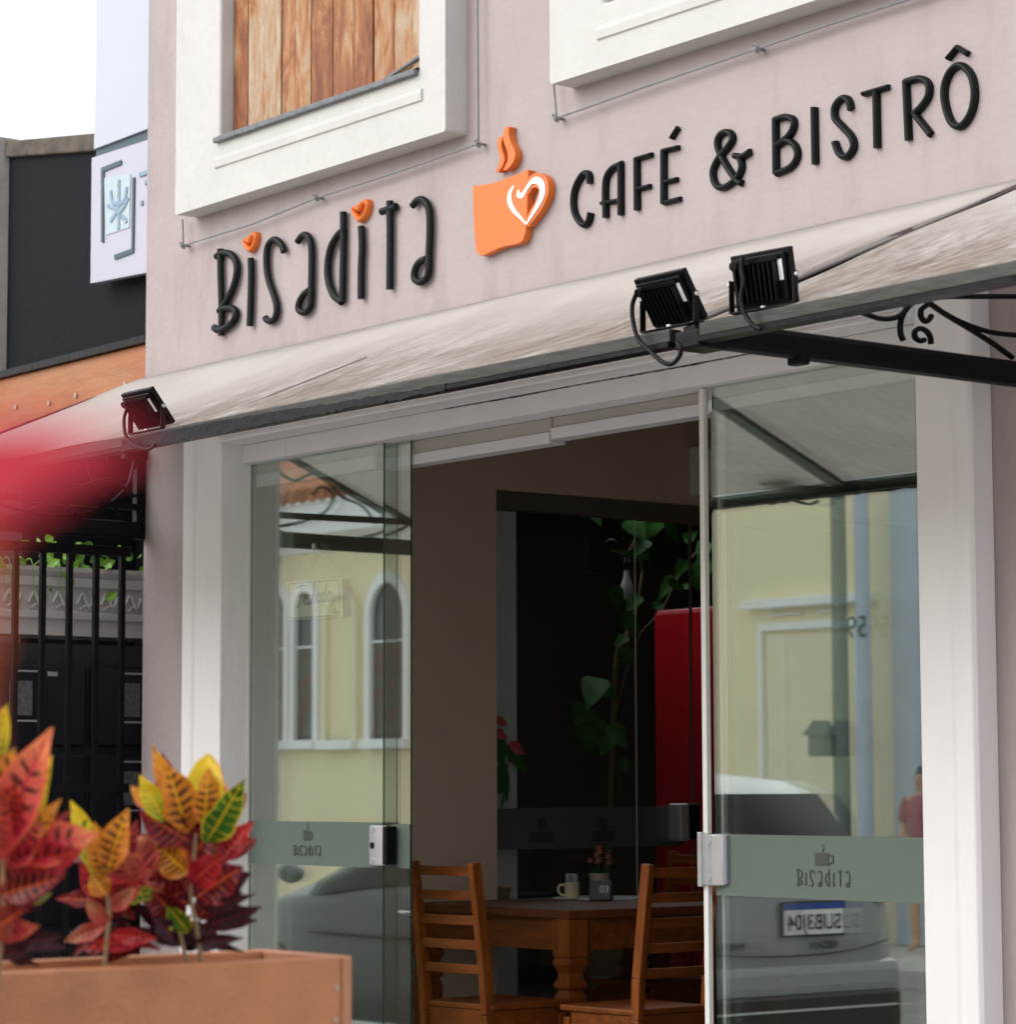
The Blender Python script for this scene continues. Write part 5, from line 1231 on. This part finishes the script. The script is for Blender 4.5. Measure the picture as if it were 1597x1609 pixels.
mb = MB(); mb.tube([(-.02, .092, 1.365), (0, .102, 1.362), (.02, .092, 1.365)], .005, 6); mb.build('mouth', M['anthurium'], pn)
pn.rotation_euler = (0, 0, R(-15)); pn.scale = (.92, .92, .97)

# ================================================================== STREET PLANTER WITH CROTONS
corner = att(553, 1502, 5.0); PX, PY, PZ = corner.x, corner.y, corner.z
bk = onz(390, 1492, PZ); PW = PX-bk.x
print('planter', corner, PW)
pl = thing('street_planter', 'orange brown board planter box with crotons in the foreground', 'planter')
PL = 3.0; th = .035
mb = MB(); mb.box(PX-th, PX, PY-PL, PY-.0225, 0-.14, PZ); mb.build('front_board', M['mdf'], pl, bevel=.004)
mb = MB(); mb.box(PX-PW, PX-PW+th, PY-PL, PY-.0225, -.14, PZ); mb.build('back_board', M['mdf'], pl, bevel=.004)
mb = MB(); mb.box(PX-PW-.002, PX+.002, PY-.022, PY, -.14, PZ+.001); mb.build('end_board', M['mdf_edge'], pl, bevel=.004)
mb = MB(); mb.box(PX-PW+th+.001, PX-th-.001, PY-PL+.03, PY-.023, .3, PZ-.09); mb.build('soil', M['soil'], pl)
mb = MB(); mb.box(PX-PW+th+.001, PX-PW+th+.03, PY-PL, PY-.06, PZ-.055, PZ-.02); mb.box(PX-th-.03, PX-th-.001, PY-PL, PY-.06, PZ-.055, PZ-.02); mb.build_each('inner_batten', M['mdf_edge'], pl, bevel=.003)
mb = MB()
for px, py in ((529, 1552), (527, 1602), (527, 1660)):
    q = onx(px, py, PX); mb.lathe([(.006, 0), (.005, .002)], (PX, q.y, q.z), 12, axis='x')
mb.build_each('screw', M['steel'], pl)

def crot(name, label, t0, stems, leaves, k=2.662, ox=0, oy=1050, seed=1, extra=0):
    random.seed(seed)
    t = thing('croton_plant', label, 'plant', group='crotons in the planter')
    mb = MB()
    for s_ in stems:
        P = [att(ox+a/k, oy+b/k, t0) for a, b in s_]; mb.tube(smoothp(P, 5), [.0042-.0012*i/(5*(len(s_)-1)) for i in range(5*(len(s_)-1)+1)], 8)
    mb.build('stem', M['vine'], t, smooth=True)
    mb = MB(); s2 = t0/FPX
    for x0, y0, x1, y1, wd, c in leaves:
        dz = random.uniform(-.05, .05)
        if wd < 0: dz += .08; wd = -wd
        b_ = att(ox+x0/k, oy+y0/k, t0+dz*.4); e_ = att(ox+x1/k, oy+y1/k, t0+dz+random.uniform(-.04, .02))
        nr = -fw+rt*random.uniform(-.45, .45)+up*random.uniform(-.1, .5)
        leaf(mb, b_, e_, wd/k*s2*1.55, nr, LEAFKEYS.index(c), curl=random.uniform(-.04, .10), nx=8, ny=16, wave=.06, fold=random.uniform(.2, .5))
        dk = {'Y': 'O', 'G': 'G', 'O': 'D', 'P': 'D', 'K': 'R', 'R': 'D', 'D': 'M', 'M': 'M'}[c]
        e2 = att(ox+(x1+random.uniform(-60, 60))/k, oy+(y1+random.uniform(10, 80))/k, t0+dz+.07)
        leaf(mb, b_+fw*.03, e2, wd/k*s2*1.2, -fw+rt*random.uniform(-.7, .7)+up*random.uniform(-.2, .6), LEAFKEYS.index(dk), curl=random.uniform(-.05, .15), nx=6, ny=12, wave=.06, fold=.4)
    # a few fill leaves round the stem
    if extra:
        for i in range(extra):
            a_ = random.choice(stems[0][2:]+stems[-1][1:2]); low = a_[1] > 1000
            ang = random.uniform(.0, 3.14); L_ = random.uniform(150, 260); x0, y0 = a_[0]+random.uniform(-15, 15), a_[1]+random.uniform(-80, 60)
            b_ = att(ox+x0/k, oy+y0/k, t0+.03); e_ = att(ox+(x0+L_*math.cos(ang))/k, oy+(y0-L_*math.sin(ang)*(.25 if low else .8))/k, t0+random.uniform(.05, .2))
            leaf(mb, b_, e_, random.uniform(80, 125)/k*s2, -fw+up*random.uniform(.1, .9)+rt*random.uniform(-.5, .5), LEAFKEYS.index(random.choice('MMMDD' if low else 'DDDRRMG')), nx=6, ny=14, wave=.07, curl=random.uniform(.0, .15), fold=.4)
    mb.build('foliage', [LEAF[q] for q in LEAFKEYS], t, smooth=True)
    return t
tB, tC, tA = 4.85, 4.75, 4.3
crot('b', 'croton with yellow and orange top leaves over dark red ones, nearest the planter end', tB,
 [[(845, 1260), (822, 1080), (800, 960), (812, 800), (820, 690)], [(790, 1260), (755, 1120), (740, 1040)]],
 [(950, 690, 990, 480, -60, 'R'), (850, 650, 862, 345, -135, 'Y'), (775, 690, 638, 315, 72, 'O'), (690, 640, 585, 447, 66, 'Y'), (660, 600, 540, 487, 46, 'O'),
  (850, 660, 880, 415, 88, 'O'), (785, 690, 700, 400, 115, 'O'), (860, 730, 1022, 478, 95, 'G'), (880, 800, 965, 590, 62, 'G'), (920, 810, 1054, 640, 82, 'R'), (800, 900, 930, 780, 90, 'R'),
  (790, 720, 580, 600, 105, 'D'), (800, 790, 905, 650, 92, 'D'), (815, 960, 1015, 828, 125, 'D'), (790, 985, 555, 905, 115, 'D'), (750, 1060, 640, 930, 100, 'D'), (790, 930, 590, 690, 165, 'P'), (640, 870, 485, 690, 125, 'P'),
  (790, 860, 660, 740, 100, 'O'), (840, 1085, 1095, 998, 58, 'M'), (850, 1010, 1067, 943, 36, 'M'), (820, 1140, 1015, 1128, 36, 'M'), (765, 1130, 555, 985, 66, 'M'), (760, 1150, 565, 1078, 40, 'M'), (730, 1130, 640, 1040, 60, 'M'), (830, 1050, 930, 900, 80, 'D'), (790, 1100, 700, 1000, 70, 'G')], seed=3, extra=30)
crot('c', 'slim croton with a yellow top leaf on a bare grey stem, middle of the planter', tC,
 [[(436, 1275), (445, 1150), (456, 1040), (450, 930), (440, 850)]],
 [(430, 890, 300, 550, 80, 'Y'), (440, 870, 395, 640, 78, 'O'), (450, 850, 525, 590, 95, 'O'), (430, 1000, 350, 750, 76, 'R'), (455, 1010, 475, 820, 105, 'D'), (560, 890, 480, 730, 110, 'P'), (468, 1010, 572, 915, 48, 'P'), (450, 1065, 365, 955, 58, 'P'), (445, 1075, 272, 1142, 48, 'P'),
  (620, 1115, 360, 1172, 60, 'R'), (470, 1110, 655, 1130, 50, 'R'), (460, 960, 600, 870, 90, 'R'), (445, 950, 380, 860, 70, 'O'), (470, 900, 560, 740, 80, 'K')], seed=5, extra=26)
crot('a', 'large croton with coral red and yellow leaves at the left edge of the photo', tA,
 [[(-10, 1330), (5, 1150), (15, 950), (10, 750)], [(-60, 1330), (-40, 1100), (-30, 900)]],
 [(-60, 500, -20, 300, 60, 'Y'), (-20, 420, 32, 150, 62, 'Y'), (-40, 700, 60, 330, 130, 'O'), (60, 760, 217, 365, 72, 'Y'), (90, 760, 253, 545, 60, 'O'), (-30, 790, 202, 255, 150, 'K'), (-40, 690, 70, 480, 130, 'R'), (-60, 800, 20, 560, 120, 'R'),
  (30, 830, 340, 770, 130, 'R'), (40, 780, 412, 690, 135, 'K'), (20, 830, 180, 640, 100, 'K'), (0, 950, 265, 870, 90, 'D'), (20, 1010, 150, 900, 100, 'D'), (-30, 960, 60, 860, 110, 'D'), (0, 1060, -60, 900, 100, 'D'), (-10, 1110, 165, 1075, 62, 'K'), (0, 1160, 255, 1120, 56, 'M'), (-20, 1180, 120, 1190, 60, 'M'), (-30, 1100, 90, 1010, 110, 'D')], seed=8, extra=34)
# the red petals right in front of the lens, at the left edge
rf = thing('red_flower', 'strongly blurred red leaf close to the lens at the left edge', 'plant')
mb = MB(); random.seed(2); tt = .50
leaf(mb, att(-260, 800, tt), att(110, 750, tt), 185*tt/FPX, -fw+up*.2, nx=4, ny=8, curl=0)
leaf(mb, att(-160, 730, tt), att(215, 695, tt), 120*tt/FPX, -fw+up*.2, nx=4, ny=8, curl=0)
mb.build_each('petal', M['red_leaf'], rf, smooth=True)
mb = MB(); leaf(mb, att(-75, 1150, tt), att(-20, 760, tt), 70*tt/FPX, -fw, nx=4, ny=8, curl=0); mb.build('small_petal', M['orange_leaf'], rf, smooth=True)
mb = MB(); mb.tube([att(-60, 1500, tt), att(-50, 1200, tt), att(-60, 900, tt)], .0015, 6); mb.build('stem', M['orange_leaf'], rf, smooth=True)
